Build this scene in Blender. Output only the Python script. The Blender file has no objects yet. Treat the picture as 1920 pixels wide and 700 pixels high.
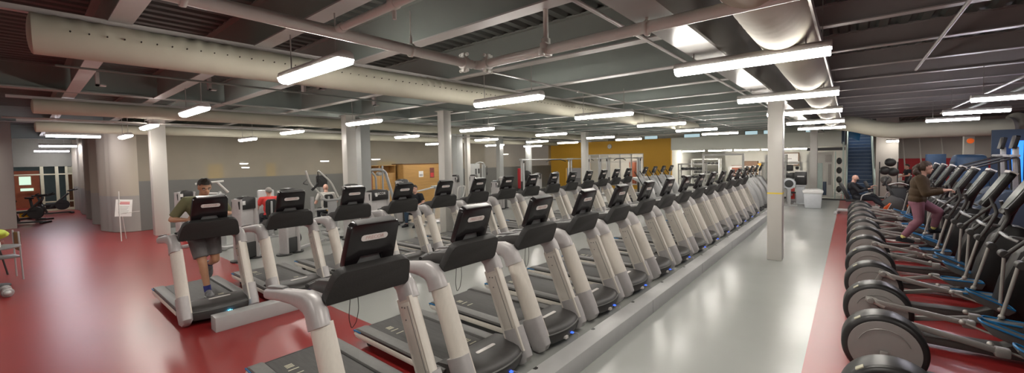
import bpy, bmesh, math, random
from mathutils import Vector, Matrix
random.seed(7)
SC = bpy.context.scene
COL = SC.collection
R = math.radians
ORD = ['first', 'second', 'third', 'fourth', 'fifth', 'sixth', 'seventh', 'eighth', 'ninth', 'tenth', 'eleventh', 'twelfth', 'thirteenth', 'fourteenth', 'fifteenth']

# ------------------------------------------------------------------ materials
def mat(name, col, rough=0.5, metal=0.0, noise=0.06, scale=8.0, bump=0.0, emis=None, estr=0.0, spec=0.5, alpha=1.0, coat=0.0, stretch=None):
    m = bpy.data.materials.new(name)
    m.use_nodes = True
    nt = m.node_tree
    b = nt.nodes['Principled BSDF']
    tc = nt.nodes.new('ShaderNodeTexCoord')
    mp = nt.nodes.new('ShaderNodeMapping')
    nt.links.new(tc.outputs['Object'], mp.inputs['Vector'])
    if stretch: mp.inputs['Scale'].default_value = stretch
    nz = nt.nodes.new('ShaderNodeTexNoise')
    nz.inputs['Scale'].default_value = scale
    nz.inputs['Detail'].default_value = 3
    nt.links.new(mp.outputs['Vector'], nz.inputs['Vector'])
    rp = nt.nodes.new('ShaderNodeMix'); rp.data_type = 'RGBA'
    lo = [max(0, c * (1 - 1.6 * noise)) for c in col]; hi = [min(1, c * (1 + 1.6 * noise)) for c in col]
    rp.inputs[6].default_value = (*lo, 1); rp.inputs[7].default_value = (*hi, 1)
    nt.links.new(nz.outputs['Fac'], rp.inputs[0])
    nt.links.new(rp.outputs[2], b.inputs['Base Color'])
    b.inputs['Roughness'].default_value = rough
    b.inputs['Metallic'].default_value = metal
    b.inputs['Specular IOR Level'].default_value = spec
    if coat: b.inputs['Coat Weight'].default_value = coat; b.inputs['Coat Roughness'].default_value = 0.12
    if bump:
        bp = nt.nodes.new('ShaderNodeBump'); bp.inputs['Strength'].default_value = bump; bp.inputs['Distance'].default_value = 0.02
        nt.links.new(nz.outputs['Fac'], bp.inputs['Height']); nt.links.new(bp.outputs['Normal'], b.inputs['Normal'])
    if emis:
        b.inputs['Emission Color'].default_value = (*emis, 1); b.inputs['Emission Strength'].default_value = estr
    if alpha < 1: b.inputs['Alpha'].default_value = alpha
    return m

M = {}
M['red_floor'] = mat('red_floor_vinyl', (0.265, 0.020, 0.020), 0.30, noise=0.06, scale=1.3, spec=0.75)
M['grey_floor'] = mat('grey_floor_vinyl', (0.345, 0.352, 0.335), 0.22, noise=0.05, scale=1.1, spec=0.6)
M['deck'] = mat('roof_deck', (0.115, 0.13, 0.12), 0.7, noise=0.12, scale=2)
M['beam'] = mat('painted_beam', (0.29, 0.33, 0.305), 0.55, noise=0.06, scale=2)
M['beam_dark'] = mat('painted_beam_dark', (0.36, 0.335, 0.325), 0.55, noise=0.06, scale=2)
M['flange'] = mat('flange_lit_tone', (0.5, 0.48, 0.46), 0.38, noise=0.05, scale=3)  # lighter than the webs: light falling on the undersides is put into the colour
M['girder'] = mat('painted_girder', (0.34, 0.335, 0.32), 0.26, noise=0.04, scale=3)
M['column'] = mat('painted_column', (0.56, 0.54, 0.5), 0.35, noise=0.03, scale=3)
M['column_grey'] = mat('grey_column', (0.4, 0.41, 0.4), 0.4, noise=0.04, scale=3)
M['yellow_tape'] = mat('yellow_tape', (0.75, 0.55, 0.05), 0.5)
M['duct'] = mat('fabric_duct', (0.54, 0.52, 0.42), 0.75, noise=0.07, scale=2.5, bump=0.35)
M['hole'] = mat('dark_hole', (0.03, 0.025, 0.02), 0.8)
M['pipe'] = mat('painted_pipe', (0.80, 0.82, 0.77), 0.3, noise=0.05, scale=6)
M['conduit'] = mat('conduit', (0.42, 0.4, 0.38), 0.35, metal=0.4)
M['lamp_body'] = mat('lamp_housing', (0.6, 0.58, 0.56), 0.4)
M['lamp_glow'] = mat('lamp_diffuser', (0.9, 0.9, 0.9), 0.5, emis=(1.0, 0.945, 0.87), estr=68)
M['lamp_cool'] = mat('lamp_diffuser_cool', (0.9, 0.9, 0.95), 0.5, emis=(0.93, 0.90, 1.0), estr=55)
M['lamp_dim'] = mat('lamp_far', (0.9, 0.9, 0.85), 0.5, emis=(1.0, 0.96, 0.86), estr=9)
M['black'] = mat('black_plastic', (0.017, 0.016, 0.016), 0.36, noise=0.15, scale=20)
M['black_soft'] = mat('black_textured_plastic', (0.024, 0.023, 0.022), 0.6, noise=0.25, scale=90, bump=0.06)
M['screen'] = mat('screen_housing', (0.012, 0.010, 0.011), 0.22, noise=0.1)
M['hood'] = mat('dark_grey_hood', (0.055, 0.052, 0.05), 0.45, noise=0.1, scale=15)
M['rail_top'] = mat('foot_rail_plastic', (0.15, 0.148, 0.142), 0.5, noise=0.08, scale=30)
M['belt'] = mat('running_belt', (0.065, 0.063, 0.06), 0.6, noise=0.22, scale=9, bump=0.03, stretch=(0.6, 5, 1))
M['alu'] = mat('brushed_aluminium', (0.71, 0.665, 0.595), 0.42, metal=0.05, noise=0.045, scale=60, stretch=(1, 1, 0.08))
M['alu_grey'] = mat('silver_plastic', (0.46, 0.44, 0.435), 0.4, metal=0.15, noise=0.05, scale=20)
M['silver'] = mat('silver_paint', (0.46, 0.46, 0.46), 0.36, metal=0.3, noise=0.05, scale=20)
M['white_frame'] = mat('white_frame_paint', (0.62, 0.61, 0.58), 0.35, noise=0.03)
M['pad'] = mat('black_upholstery', (0.02, 0.02, 0.021), 0.5, noise=0.2, scale=30)
M['plate_white'] = mat('pale_badge', (0.72, 0.68, 0.65), 0.4)
M['text_grey'] = mat('badge_lettering', (0.56, 0.38, 0.35), 0.5)
M['text_white'] = mat('white_lettering', (0.8, 0.8, 0.78), 0.5)
M['bracket'] = mat('grey_bracket', (0.2, 0.2, 0.2), 0.4, metal=0.3)
M['led'] = mat('blue_indicator', (0.05, 0.1, 0.6), 0.4, emis=(0.04, 0.13, 1.0), estr=2.0)
M['led_cyan'] = mat('cyan_indicator', (0.1, 0.5, 0.7), 0.4, emis=(0.08, 0.62, 1.0), estr=14)
M['mark'] = mat('pale_print', (0.5, 0.48, 0.36), 0.6)
M['kerb'] = mat('grey_kerb_paint', (0.42, 0.42, 0.415), 0.38, noise=0.05, scale=6)
M['drum_disc'] = mat('taupe_disc', (0.25, 0.23, 0.22), 0.5, noise=0.04, scale=10)
M['arm_grey'] = mat('grey_arm', (0.27, 0.255, 0.24), 0.38, metal=0.3)
M['rod'] = mat('pale_rod', (0.42, 0.40, 0.37), 0.3, metal=0.3)
M['blue'] = mat('blue_trim', (0.012, 0.16, 0.38), 0.4)
M['pedal'] = mat('pedal_grey', (0.10, 0.10, 0.098), 0.5, noise=0.1, scale=20)
M['display'] = mat('grey_display', (0.17, 0.19, 0.18), 0.25, metal=0.1, noise=0.2, scale=3)
M['curtain'] = mat('curtain_mesh', (0.44, 0.40, 0.32), 0.7, noise=0.10, scale=1.2, stretch=(1, 1, 0.25), spec=0.3)
M['vinyl'] = mat('grey_vinyl', (0.155, 0.155, 0.145), 0.45, noise=0.05, scale=1.5)
M['vinyl_light'] = mat('grey_vinyl_light', (0.33, 0.32, 0.295), 0.5, noise=0.08, scale=1.5)
M['wall_grey'] = mat('grey_wall_paint', (0.40, 0.375, 0.34), 0.7, noise=0.04, scale=1)
M['wall_hall'] = mat('hall_wall_paint', (0.27, 0.265, 0.22), 0.7, noise=0.04)
M['wall_white'] = mat('white_wall_paint', (0.62, 0.61, 0.55), 0.7, noise=0.04, scale=1)
M['fascia'] = mat('pale_fascia', (0.8, 0.81, 0.73), 0.6, noise=0.03, scale=1)
M['yellow'] = mat('yellow_wall_paint', (0.60, 0.325, 0.028), 0.65, noise=0.04, scale=1)
M['red_wall'] = mat('red_wall_paint', (0.36, 0.012, 0.02), 0.6, noise=0.05)
M['blue_wall'] = mat('blue_grey_wall', (0.05, 0.075, 0.115), 0.6, noise=0.08, scale=2)
M['blue_glow'] = mat('blue_window', (0.1, 0.3, 0.8), 0.4, emis=(0.02, 0.25, 1.0), estr=1.6)
M['sky_glow'] = mat('pale_window_pane', (0.5, 0.6, 0.65), 0.4, emis=(0.55, 0.78, 0.85), estr=0.8)
M['wood'] = mat('honey_wood', (0.47, 0.27, 0.09), 0.45, noise=0.16, scale=6, stretch=(1, 0.2, 3))
M['wood_dark'] = mat('dark_wood', (0.12, 0.055, 0.02), 0.5, noise=0.2, scale=6)
M['wood_red'] = mat('red_wood', (0.24, 0.06, 0.025), 0.5, noise=0.2, scale=4)
M['paper'] = mat('paper', (0.75, 0.74, 0.72), 0.7)
M['print_red'] = mat('red_print', (0.55, 0.05, 0.05), 0.7)
M['print_blue'] = mat('blue_print', (0.12, 0.12, 0.4), 0.7)
M['print_brown'] = mat('brown_print', (0.16, 0.05, 0.04), 0.7, noise=0.5, scale=40)
M['print_grey'] = mat('grey_print', (0.35, 0.33, 0.33), 0.7)
M['cream'] = mat('cream_frame', (0.62, 0.60, 0.42), 0.5)
M['teal_dark'] = mat('dark_teal_wall', (0.05, 0.09, 0.1), 0.5, noise=0.1)
M['glow_green'] = mat('lit_pane', (0.5, 0.6, 0.5), 0.4, emis=(0.65, 0.95, 0.75), estr=0.9)
M['stair_blue'] = mat('blue_stair', (0.035, 0.075, 0.16), 0.5, noise=0.2, scale=5)
M['nosing'] = mat('pale_nosing', (0.22, 0.28, 0.36), 0.4, noise=0.3, scale=2)
M['rail_green'] = mat('pale_green_rail', (0.45, 0.55, 0.5), 0.4)
M['bin'] = mat('pale_grey_bin', (0.55, 0.57, 0.59), 0.45)
M['dark'] = mat('dark_grey', (0.035, 0.035, 0.035), 0.5)
M['rubber'] = mat('black_rubber', (0.012, 0.012, 0.012), 0.7)
M['red_grip'] = mat('red_grip', (0.45, 0.03, 0.02), 0.45)
M['yellow_knob'] = mat('yellow_knob', (0.8, 0.45, 0.02), 0.4)
M['orange'] = mat('orange_plastic', (0.75, 0.13, 0.02), 0.45)
M['lime'] = mat('lime_cloth', (0.5, 0.6, 0.08), 0.7)
M['skin'] = mat('skin', (0.58, 0.31, 0.185), 0.5, noise=0.06, scale=14)
M['skin_pale'] = mat('skin_pale', (0.60, 0.34, 0.26), 0.5, noise=0.06, scale=14)
M['hair_dark'] = mat('dark_hair', (0.025, 0.016, 0.01), 0.6, noise=0.4, scale=60, bump=0.3)
M['hair_grey'] = mat('grey_hair', (0.24, 0.22, 0.2), 0.6, noise=0.4, scale=60, bump=0.3)
M['hair_brown'] = mat('brown_hair', (0.045, 0.022, 0.012), 0.6, noise=0.4, scale=50, bump=0.4)
M['olive'] = mat('olive_shirt', (0.2, 0.2, 0.105), 0.85, noise=0.12, scale=9, bump=0.25)
M['grey_cloth'] = mat('grey_shorts', (0.17, 0.165, 0.165), 0.85, noise=0.12, scale=9, bump=0.25)
M['brown_cloth'] = mat('brown_hoodie', (0.06, 0.036, 0.017), 0.9, noise=0.18, scale=10, bump=0.3)
M['mauve'] = mat('mauve_leggings', (0.24, 0.10, 0.135), 0.75, noise=0.08, scale=9, bump=0.1)
M['red_cloth'] = mat('red_shirt', (0.62, 0.045, 0.04), 0.8, noise=0.12, scale=9, bump=0.2)
M['black_cloth'] = mat('black_clothes', (0.012, 0.013, 0.018), 0.85, noise=0.2, scale=9, bump=0.2)
M['white_cloth'] = mat('pale_shirt', (0.48, 0.46, 0.43), 0.8, noise=0.1, scale=9, bump=0.2)
M['jeans'] = mat('blue_jeans', (0.04, 0.075, 0.12), 0.85, noise=0.2, scale=20)
M['sock'] = mat('pale_yellow_sock', (0.65, 0.6, 0.22), 0.8)
M['shoe'] = mat('grey_shoe', (0.2, 0.2, 0.21), 0.6, noise=0.3, scale=20)
M['shoe_blue'] = mat('blue_shoe_collar', (0.04, 0.05, 0.25), 0.7)
M['eye'] = mat('eye_white', (0.5, 0.48, 0.46), 0.3)
M['lip'] = mat('lips', (0.36, 0.13, 0.1), 0.5)
M['mask'] = mat('black_face_mask', (0.02, 0.02, 0.025), 0.8)
M['pad_yellow'] = mat('pad_yellow', (1.0, 0.62, 0.06), 0.6)
M['glass'] = None
def glassmat():
    m = bpy.data.materials.new('clear_pane'); m.use_nodes = True
    nt = m.node_tree; nt.nodes.clear()
    o = nt.nodes.new('ShaderNodeOutputMaterial'); mx = nt.nodes.new('ShaderNodeMixShader')
    t = nt.nodes.new('ShaderNodeBsdfTransparent'); g = nt.nodes.new('ShaderNodeBsdfGlossy')
    g.inputs['Roughness'].default_value = 0.05
    f = nt.nodes.new('ShaderNodeFresnel'); f.inputs['IOR'].default_value = 1.3
    nt.links.new(f.outputs[0], mx.inputs[0]); nt.links.new(t.outputs[0], mx.inputs[1]); nt.links.new(g.outputs[0], mx.inputs[2])
    nt.links.new(mx.outputs[0], o.inputs['Surface'])
    return m
M['glass'] = glassmat()
def meshmat():
    # fine net: mostly cloth, partly see-through
    m = mat('divider_net', (0.5, 0.44, 0.34), 0.45, noise=0.08, scale=1.1, spec=0.4)
    nt = m.node_tree; b = nt.nodes['Principled BSDF']; o = nt.nodes['Material Output']
    t = nt.nodes.new('ShaderNodeBsdfTransparent'); mx = nt.nodes.new('ShaderNodeMixShader'); mx.inputs[0].default_value = 0.48
    nt.links.new(t.outputs[0], mx.inputs[1]); nt.links.new(b.outputs[0], mx.inputs[2]); nt.links.new(mx.outputs[0], o.inputs['Surface'])
    return m
M['net'] = meshmat()

# ------------------------------------------------------------------ mesh builder
class MB:
    def __init__(s): s.bm = bmesh.new()
    def _merge(s, bm, mtx=None):
        if mtx is not None: bmesh.ops.transform(bm, matrix=mtx, verts=bm.verts)
        me = bpy.data.meshes.new('tmp'); bm.to_mesh(me); bm.free()
        s.bm.from_mesh(me); bpy.data.meshes.remove(me); return s
    def box(s, c, d, rot=None, bev=0.0, seg=2):
        b = bmesh.new(); bmesh.ops.create_cube(b, size=1.0)
        bmesh.ops.scale(b, vec=d, verts=b.verts)
        if bev: bmesh.ops.bevel(b, geom=b.edges[:], offset=bev, segments=seg, affect='EDGES', profile=0.5, clamp_overlap=True)
        m = Matrix.Translation(c)
        if rot is not None: m = m @ rot
        return s._merge(b, m)
    def b2(s, x0, x1, y0, y1, z0, z1, bev=0.0):
        return s.box(((x0+x1)/2, (y0+y1)/2, (z0+z1)/2), (abs(x1-x0), abs(y1-y0), abs(z1-z0)), None, bev)
    def bar(s, p0, p1, w, h, bev=0.0, up=(0, 0, 1)):
        p0 = Vector(p0); p1 = Vector(p1); d = p1 - p0; L = d.length; x = d.normalized(); u = Vector(up)
        y = u.cross(x)
        if y.length < 1e-4: y = Vector((0, 1, 0)).cross(x)
        y.normalize(); z = x.cross(y)
        rot = Matrix((x, y, z)).transposed().to_4x4()
        return s.box((p0 + p1) / 2, (L, w, h), rot, bev)
    def loft(s, rings, cap=True, close=True):
        b = s.bm; vs = [[b.verts.new(p) for p in r] for r in rings]; n = len(rings[0])
        for a, c in zip(vs, vs[1:]):
            for i in range(n if close else n - 1):
                j = (i + 1) % n
                try: b.faces.new((a[i], a[j], c[j], c[i]))
                except ValueError: pass
        if cap:
            for r, f in ((vs[0], True), (vs[-1], False)):
                try: b.faces.new(r[::-1] if f else r)
                except ValueError: pass
        return s
    def sweep(s, pts, a, bb=None, n=12, side=(0, 1, 0), power=2.0, cap=True):
        # elliptical section swept along pts; a along normal in-plane, bb along 'side'; a/bb may be lists
        pts = [Vector(p) for p in pts]; k = len(pts); rings = []
        sd = Vector(side).normalized()
        for i, p in enumerate(pts):
            t = (pts[min(i+1, k-1)] - pts[max(i-1, 0)]).normalized()
            u = sd - t * sd.dot(t)
            if u.length < 1e-3: u = t.orthogonal()
            u.normalize(); v = t.cross(u)
            ra = a[i] if isinstance(a, (list, tuple)) else a
            rb = ra if bb is None else (bb[i] if isinstance(bb, (list, tuple)) else bb)
            ring = []
            for j in range(n):
                q = 2 * math.pi * j / n; cx, sy = math.cos(q), math.sin(q)
                e = 2.0 / power
                cx = math.copysign(abs(cx) ** e, cx); sy = math.copysign(abs(sy) ** e, sy)
                ring.append(p + u * (rb * cx) + v * (ra * sy))
            rings.append(ring)
        return s.loft(rings, cap)
    def tube(s, pts, r, n=10): return s.sweep(smooth_path(pts), r, None, n, side=(0.13, 0.97, 0.2))
    def rod(s, p0, p1, r, r1=None, n=10): return s.sweep([p0, p1], [r, r if r1 is None else r1], None, n, side=(0.13, 0.97, 0.2))
    def cyl(s, c, axis, r, h, n=32, bev=0.0):
        b = bmesh.new(); bmesh.ops.create_cone(b, cap_ends=True, segments=n, radius1=r, radius2=r, depth=h)
        if bev:
            es = [e for e in b.edges if len(e.link_faces) == 2 and any(len(f.verts) > 4 for f in e.link_faces)]
            bmesh.ops.bevel(b, geom=es, offset=bev, segments=4, affect='EDGES', profile=0.5)
        rot = Vector((0, 0, 1)).rotation_difference(Vector(axis)).to_matrix().to_4x4()
        return s._merge(b, Matrix.Translation(c) @ rot)
    def ball(s, c, r, n=16, basis=None):
        b = bmesh.new(); bmesh.ops.create_uvsphere(b, u_segments=n, v_segments=max(6, n // 2), radius=1.0)
        rr = (r, r, r) if isinstance(r, (int, float)) else r
        m = Matrix.Translation(c) @ ((basis or Matrix()).to_4x4() @ Matrix.Diagonal((*rr, 1)))
        return s._merge(b, m)
    def prism(s, prof, axis, t0, t1, bev=0.0):
        # prof: 2D points in the plane normal to axis ('x': (y,z), 'y': (x,z), 'z': (x,y))
        def P(u, v, t): return {'x': (t, u, v), 'y': (u, t, v), 'z': (u, v, t)}[axis]
        b = bmesh.new()
        r0 = [b.verts.new(P(u, v, t0)) for u, v in prof]; r1 = [b.verts.new(P(u, v, t1)) for u, v in prof]; n = len(prof)
        for i in range(n): b.faces.new((r0[i], r0[(i+1) % n], r1[(i+1) % n], r1[i]))
        b.faces.new(r0[::-1]); b.faces.new(r1)
        bmesh.ops.recalc_face_normals(b, faces=b.faces[:])
        if bev:
            es = [e for e in b.edges if abs((e.verts[0].co - e.verts[1].co).length) > bev * 2.2 and len(e.link_faces) == 2 and e.calc_face_angle(0) > 0.3]
            bmesh.ops.bevel(b, geom=es, offset=bev, segments=2, affect='EDGES', profile=0.5, clamp_overlap=True)
        return s._merge(b)
    def grid(s, fn, nu, nv):
        b = s.bm; vs = [[b.verts.new(fn(i / nu, j / nv)) for j in range(nv + 1)] for i in range(nu + 1)]
        for i in range(nu):
            for j in range(nv): b.faces.new((vs[i][j], vs[i+1][j], vs[i+1][j+1], vs[i][j+1]))
        return s
    def raw(s, me): s.bm.from_mesh(me); return s
    def xf(s, mtx): bmesh.ops.transform(s.bm, matrix=mtx, verts=s.bm.verts); return s
    def build(s, name, m, parent=None, loc=None, smooth=True, recalc=True):
        if recalc: bmesh.ops.recalc_face_normals(s.bm, faces=s.bm.faces[:])
        me = bpy.data.meshes.new(name); s.bm.to_mesh(me); s.bm.free()
        me.materials.append(m)
        if smooth: me.shade_smooth(); me.set_sharp_from_angle(angle=R(38))
        o = bpy.data.objects.new(name, me); COL.objects.link(o)
        if parent: o.parent = parent
        if loc: o.location = loc
        return o

def smooth_path(pts, k=3):
    pts = [Vector(p) for p in pts]
    if len(pts) < 3: return pts
    out = [pts[0]]
    for a, b, c in zip(pts, pts[1:], pts[2:]):
        d = min((a - b).length, (c - b).length) * 0.35
        p0 = b + (a - b).normalized() * d; p1 = b + (c - b).normalized() * d
        for i in range(k + 1):
            t = i / k; out.append(p0 * (1-t)**2 + b * 2 * t * (1-t) + p1 * t * t)
    out.append(pts[-1]); return out

def rrect(w, h, r, n=5, cx=0, cy=0):
    out = []
    for sx, sy, a0 in ((1, 1, 0), (-1, 1, 90), (-1, -1, 180), (1, -1, 270)):
        for i in range(n + 1):
            a = R(a0 + 90 * i / n); out.append((cx + sx * (w/2 - r) + r * math.cos(a), cy + sy * (h/2 - r) + r * math.sin(a)))
    return out

def tag(o, label=None, cat=None, group=None, kind=None):
    if label: o['label'] = label
    if cat: o['category'] = cat
    if group: o['group'] = group
    if kind: o['kind'] = kind
    return o
def empty(name, loc=(0, 0, 0), rz=0.0, label=None, cat=None, group=None):
    o = bpy.data.objects.new(name, None); COL.objects.link(o)
    o.location = loc; o.rotation_euler = (0, 0, rz); o.empty_display_size = 0.1
    return tag(o, label, cat, group)
def copy_tree(o, parent=None):
    c = o.copy(); COL.objects.link(c); c.parent = parent
    for ch in list(o.children): copy_tree(ch, c)
    return c
def struct(o): o['kind'] = 'structure'; return o
def text_mesh(body, size, font_extrude=0.001):
    cu = bpy.data.curves.new('t', 'FONT'); cu.body = body; cu.size = size; cu.align_x = 'CENTER'; cu.align_y = 'CENTER'; cu.extrude = font_extrude
    o = bpy.data.objects.new('t', cu); COL.objects.link(o)
    dg = bpy.context.evaluated_depsgraph_get()
    me = bpy.data.meshes.new_from_object(o.evaluated_get(dg))
    bpy.data.objects.remove(o); return me

# ------------------------------------------------------------------ camera
r_ = Vector((0.78594507, 0.6180649, -0.01691548)); f_ = Vector((-0.61819289, 0.78501902, -0.03978301)); u_ = Vector((-0.0113095, 0.04172429, 0.99906515))
cd = bpy.data.cameras.new('camera'); cam = bpy.data.objects.new('camera', cd); COL.objects.link(cam)
mw = Matrix((r_, u_, -f_)).transposed().to_4x4(); mw.translation = (0, 0, 2.2)
cam.matrix_world = mw
cd.sensor_fit = 'HORIZONTAL'; cd.sensor_width = 36; cd.lens = 755.5 * 36 / 1920
cd.shift_x = (960 - 1000) / 1920; cd.shift_y = (328 - 350) / 1920
cd.clip_start = 0.05; cd.clip_end = 200
SC.camera = cam

# ------------------------------------------------------------------ the setting
def make_floor():
    bm = bmesh.new()
    X0, X1, Y0, Y1 = -45, 9, -7, 38
    def q(x0, x1, y0, y1, mi):
        f = bm.faces.new([bm.verts.new((x, y, 0)) for x, y in ((x0, y0), (x1, y0), (x1, y1), (x0, y1))]); f.material_index = mi
    q(X0, -2.75, Y0, 2.84, 0); q(X0, -2.75, 2.84, Y1, 1); q(-2.75, -0.365, Y0, Y1, 1); q(-0.365, X1, Y0, Y1, 0)
    me = bpy.data.meshes.new('floor'); bm.to_mesh(me); bm.free()
    me.materials.append(M['red_floor']); me.materials.append(M['grey_floor'])
    o = bpy.data.objects.new('floor', me); COL.objects.link(o); return struct(o)
make_floor()
# corrugated roof deck, ribs along Y
def make_ceiling():
    m = MB(); prof = []; x = -45.0
    while x < 9.2:
        prof += [(x, 4.10), (x + 0.10, 4.10), (x + 0.13, 4.155), (x + 0.20, 4.155)]; x += 0.23
    m.loft([[(u, -7, v) for u, v in prof] , [(u, 38, v) for u, v in prof]], cap=False, close=False)
    return struct(m.build('ceiling', M['deck'], smooth=False))
make_ceiling()
def ibeam_x(x0, x1, y, z, w=0.17, top=4.11, web=None, side_mat='beam'):
    m = MB(); m.b2(x0, x1, y - 0.012, y + 0.012, z + 0.015, top - 0.01); m.b2(x0, x1, y - w/2, y + w/2, top - 0.02, top)
    o = struct(m.build('ceiling_beam', M[side_mat], smooth=False))
    f = MB(); f.b2(x0, x1, y - w/2, y + w/2, z, z + 0.016); f.build('flange', M['flange'], o, smooth=False)  # bottom flange in the lighter tone that stands for light from below
    return o
ys = [-0.55, 0.66, 1.86, 3.03] + [4.72 + 1.69 * k for k in range(13)]
for y in ys:
    ibeam_x(-11.55, -1.43, y, 3.6)
    ibeam_x(-38, -11.85, y, 3.62)
    if y > 4: ibeam_x(-1.07, 8.5, y + 0.08, 3.83, 0.13, side_mat='beam_dark')
for y in (1.5, 3.1): ibeam_x(-1.07, 8.5, y, 3.83, 0.13, side_mat='beam_dark')
def girder(x, z, w, y0, y1, m='girder', top=4.1):
    b = MB(); b.b2(x - w/2, x + w/2, y0, y1, z, z + 0.03); b.b2(x - 0.02, x + 0.02, y0, y1, z + 0.03, top)
    b.b2(x - w/2, x + w/2, y0, y1, top - 0.03, top)
    return struct(b.build('ceiling_girder', M[m], smooth=False))
girder(-1.245, 3.3, 0.31, -6, 27, top=4.08)
girder(-11.7, 3.62, 0.28, -6, 27, 'beam')
girder(-20.5, 3.62, 0.28, -6, 2.0, 'beam'); girder(-29.5, 3.5, 0.28, -6, 2.0, 'beam')
# small kicker braces beside the joists
for (x, y) in ((-6.7, 1.86), (-6.7, 3.03), (-6.7, 4.72), (-6.7, 6.41), (-6.7, 8.1), (-6.7, 9.79), (-3.9, 3.03), (-3.9, 4.72), (-3.9, 6.41), (-3.9, 8.1)):
    b = MB(); b.bar((x, y + 0.02, 3.62), (x + 0.02, y + 0.62, 4.09), 0.06, 0.05)
    struct(b.build('ceiling_brace', M['beam'], smooth=False))
# beam clamps hanging from joists (little brackets)
for (x, y) in ((-9.0, 0.66), (-8.3, 1.86), (-7.6, 3.03), (-8.2, 4.72), (-7.0, 3.03), (-6.4, 4.72)):
    b = MB(); b.b2(x - 0.05, x + 0.05, y + 0.09, y + 0.13, 3.42, 3.62); b.b2(x - 0.05, x + 0.05, y + 0.09, y + 0.2, 3.42, 3.44)
    tag(b.build('beam_bracket', M['flange'], smooth=False), 'small painted bracket hanging from a ceiling joist on the left side', 'bracket', 'brackets on the ceiling joists')

# ------------------------------------------------------------------ columns
def column(x, y, w, d, m, label, top=3.62, tape=False, plate=True):
    t = empty('support_column', (x, y, 0), 0, label, 'column')
    t['kind'] = 'structure'
    b = MB(); b.b2(-w/2, w/2, -d/2, d/2, 0, top, 0.008); b.build('shaft', M[m], t)
    if tape:
        b = MB(); b.b2(-w/2 - 0.002, w/2 + 0.002, -d/2 - 0.002, d/2 + 0.002, 1.385, 1.415); b.build('tape_stripe', M['yellow_tape'], t)
    if plate:
        b = MB(); b.b2(-w/2 - 0.05, w/2 + 0.05, -d/2 - 0.05, d/2 + 0.05, top - 0.02, top); b.build('cap_plate', M[m], t)
    return t
column(-1.225, 9.75, 0.27, 0.27, 'column', 'white square column with a yellow tape stripe in the grey aisle', 3.30, True)
column(-1.33, 22.6, 0.27, 0.27, 'column', 'white column at the far end of the aisle behind the bin', 3.30)
column(-17.15, 2.68, 0.36, 0.36, 'column', 'pale column at the corner of the divider curtain, behind the runner', 3.62)
column(-12.1, 6.25, 0.30, 0.30, 'column', 'left one of two pale columns side by side behind the machines')
column(-12.55, 6.95, 0.33, 0.33, 'column_grey', 'right one of two columns side by side, left of the lockers')
column(-9.25, 7.62, 0.27, 0.27, 'column', 'white column just right of the wooden lockers')
column(-14.3, 12.5, 0.36, 0.36, 'column_grey', 'grey column behind the white one right of the lockers')
column(-14.6, 13.4, 0.2, 0.2, 'column', 'thin pale column right of the grey column')
column(-16.0, 17.2, 0.30, 0.30, 'column_grey', 'grey column in front of the pale divider curtain')
column(-17.0, 21.1, 0.30, 0.30, 'column_grey', 'grey column by the red bag near the yellow wall')
column(-11.55, 19.3, 0.30, 0.30, 'column', 'white column in front of the yellow wall')
column(-23.9, -0.45, 0.55, 0.55, 'wall_white', 'thick pale pillar at the left edge of the hall', 3.9, plate=False)

# ------------------------------------------------------------------ fabric ducts
def duct(x, z, r, y0, y1, label, seed, wr=0.03, rail=True, holes=None, end_open=False):
    t = empty('fabric_duct', (x, y0, z), 0, label, 'air duct')
    rnd = random.Random(seed); L = y1 - y0
    clusters = [(rnd.uniform(0.2, L), rnd.uniform(0.15, 0.5), rnd.uniform(0.3, 1)) for _ in range(int(L * 0.9))]
    def f(u, v):
        a = 2 * math.pi * v; y = u * L
        w = 0.0
        for c, s_, am in clusters:
            d = (y - c + 0.12 * math.sin(a)) / s_
            if abs(d) < 3: w += am * math.exp(-d * d) * math.sin((y + 0.10 * math.sin(a + c)) * 46 + c * 7)
        w *= max(0.0, min(1.0, 0.45 + math.sin(a)))
        rr = r * (1 + wr * w + 0.005 * math.sin(y * 3.1 + seed) + 0.01 * math.sin(2 * a + y))
        return (rr * math.cos(a), y, rr * math.sin(a))
    b = MB(); n = int(L * 22); b.grid(f, n, 28)
    bmesh.ops.remove_doubles(b.bm, verts=b.bm.verts, dist=0.0005)
    # rounded end cap
    ring0 = [f(0, v / 28) for v in range(28)]; rings = []
    for k in (0.35, 0.7, 0.93, 1.0):
        s_ = math.cos(math.asin(k)) if k < 1 else 0.02
        rings.append([(p[0] * max(s_, .02), p[1] - 0.035 * k, p[2] * max(s_, .02)) for p in ring0])
    b.loft([ring0] + rings, cap=True)
    b.build('duct_fabric', M['duct'], t)
    if rail:
        b = MB(); b.b2(-0.035, 0.035, -0.33, L, r - 0.005, r + 0.045)
        b.build('rail', M['flange'], t, smooth=False)
    if holes:
        b = MB(); y = 0.22; step = holes
        while y < min(L - 0.3, 9):
            a = R(8) ; p = Vector((r * 1.0 * math.cos(a), y, r * 1.0 * math.sin(a)))
            b.cyl(p, (math.cos(a), 0, math.sin(a)), 0.0062, 0.03, 10); y += step
        o = b.build('vent_holes', M['hole'], t); o['kind'] = 'stuff'
    return t
_d = duct(-5.70, 3.385, 0.18, 0.11, 17.2, 'long cream fabric duct with a row of small holes, nearest on the left', 3, 0.085, holes=0.115)
_d.rotation_euler.z = R(-2.2)
duct(-12.7, 3.41, 0.147, 0.2, 24, 'cream fabric duct, middle one of the three on the left', 8, 0.02)
duct(-17.7, 3.32, 0.148, 0.3, 25.5, 'cream fabric duct farthest left, just in front of the divider curtain', 5, 0.02)
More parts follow.
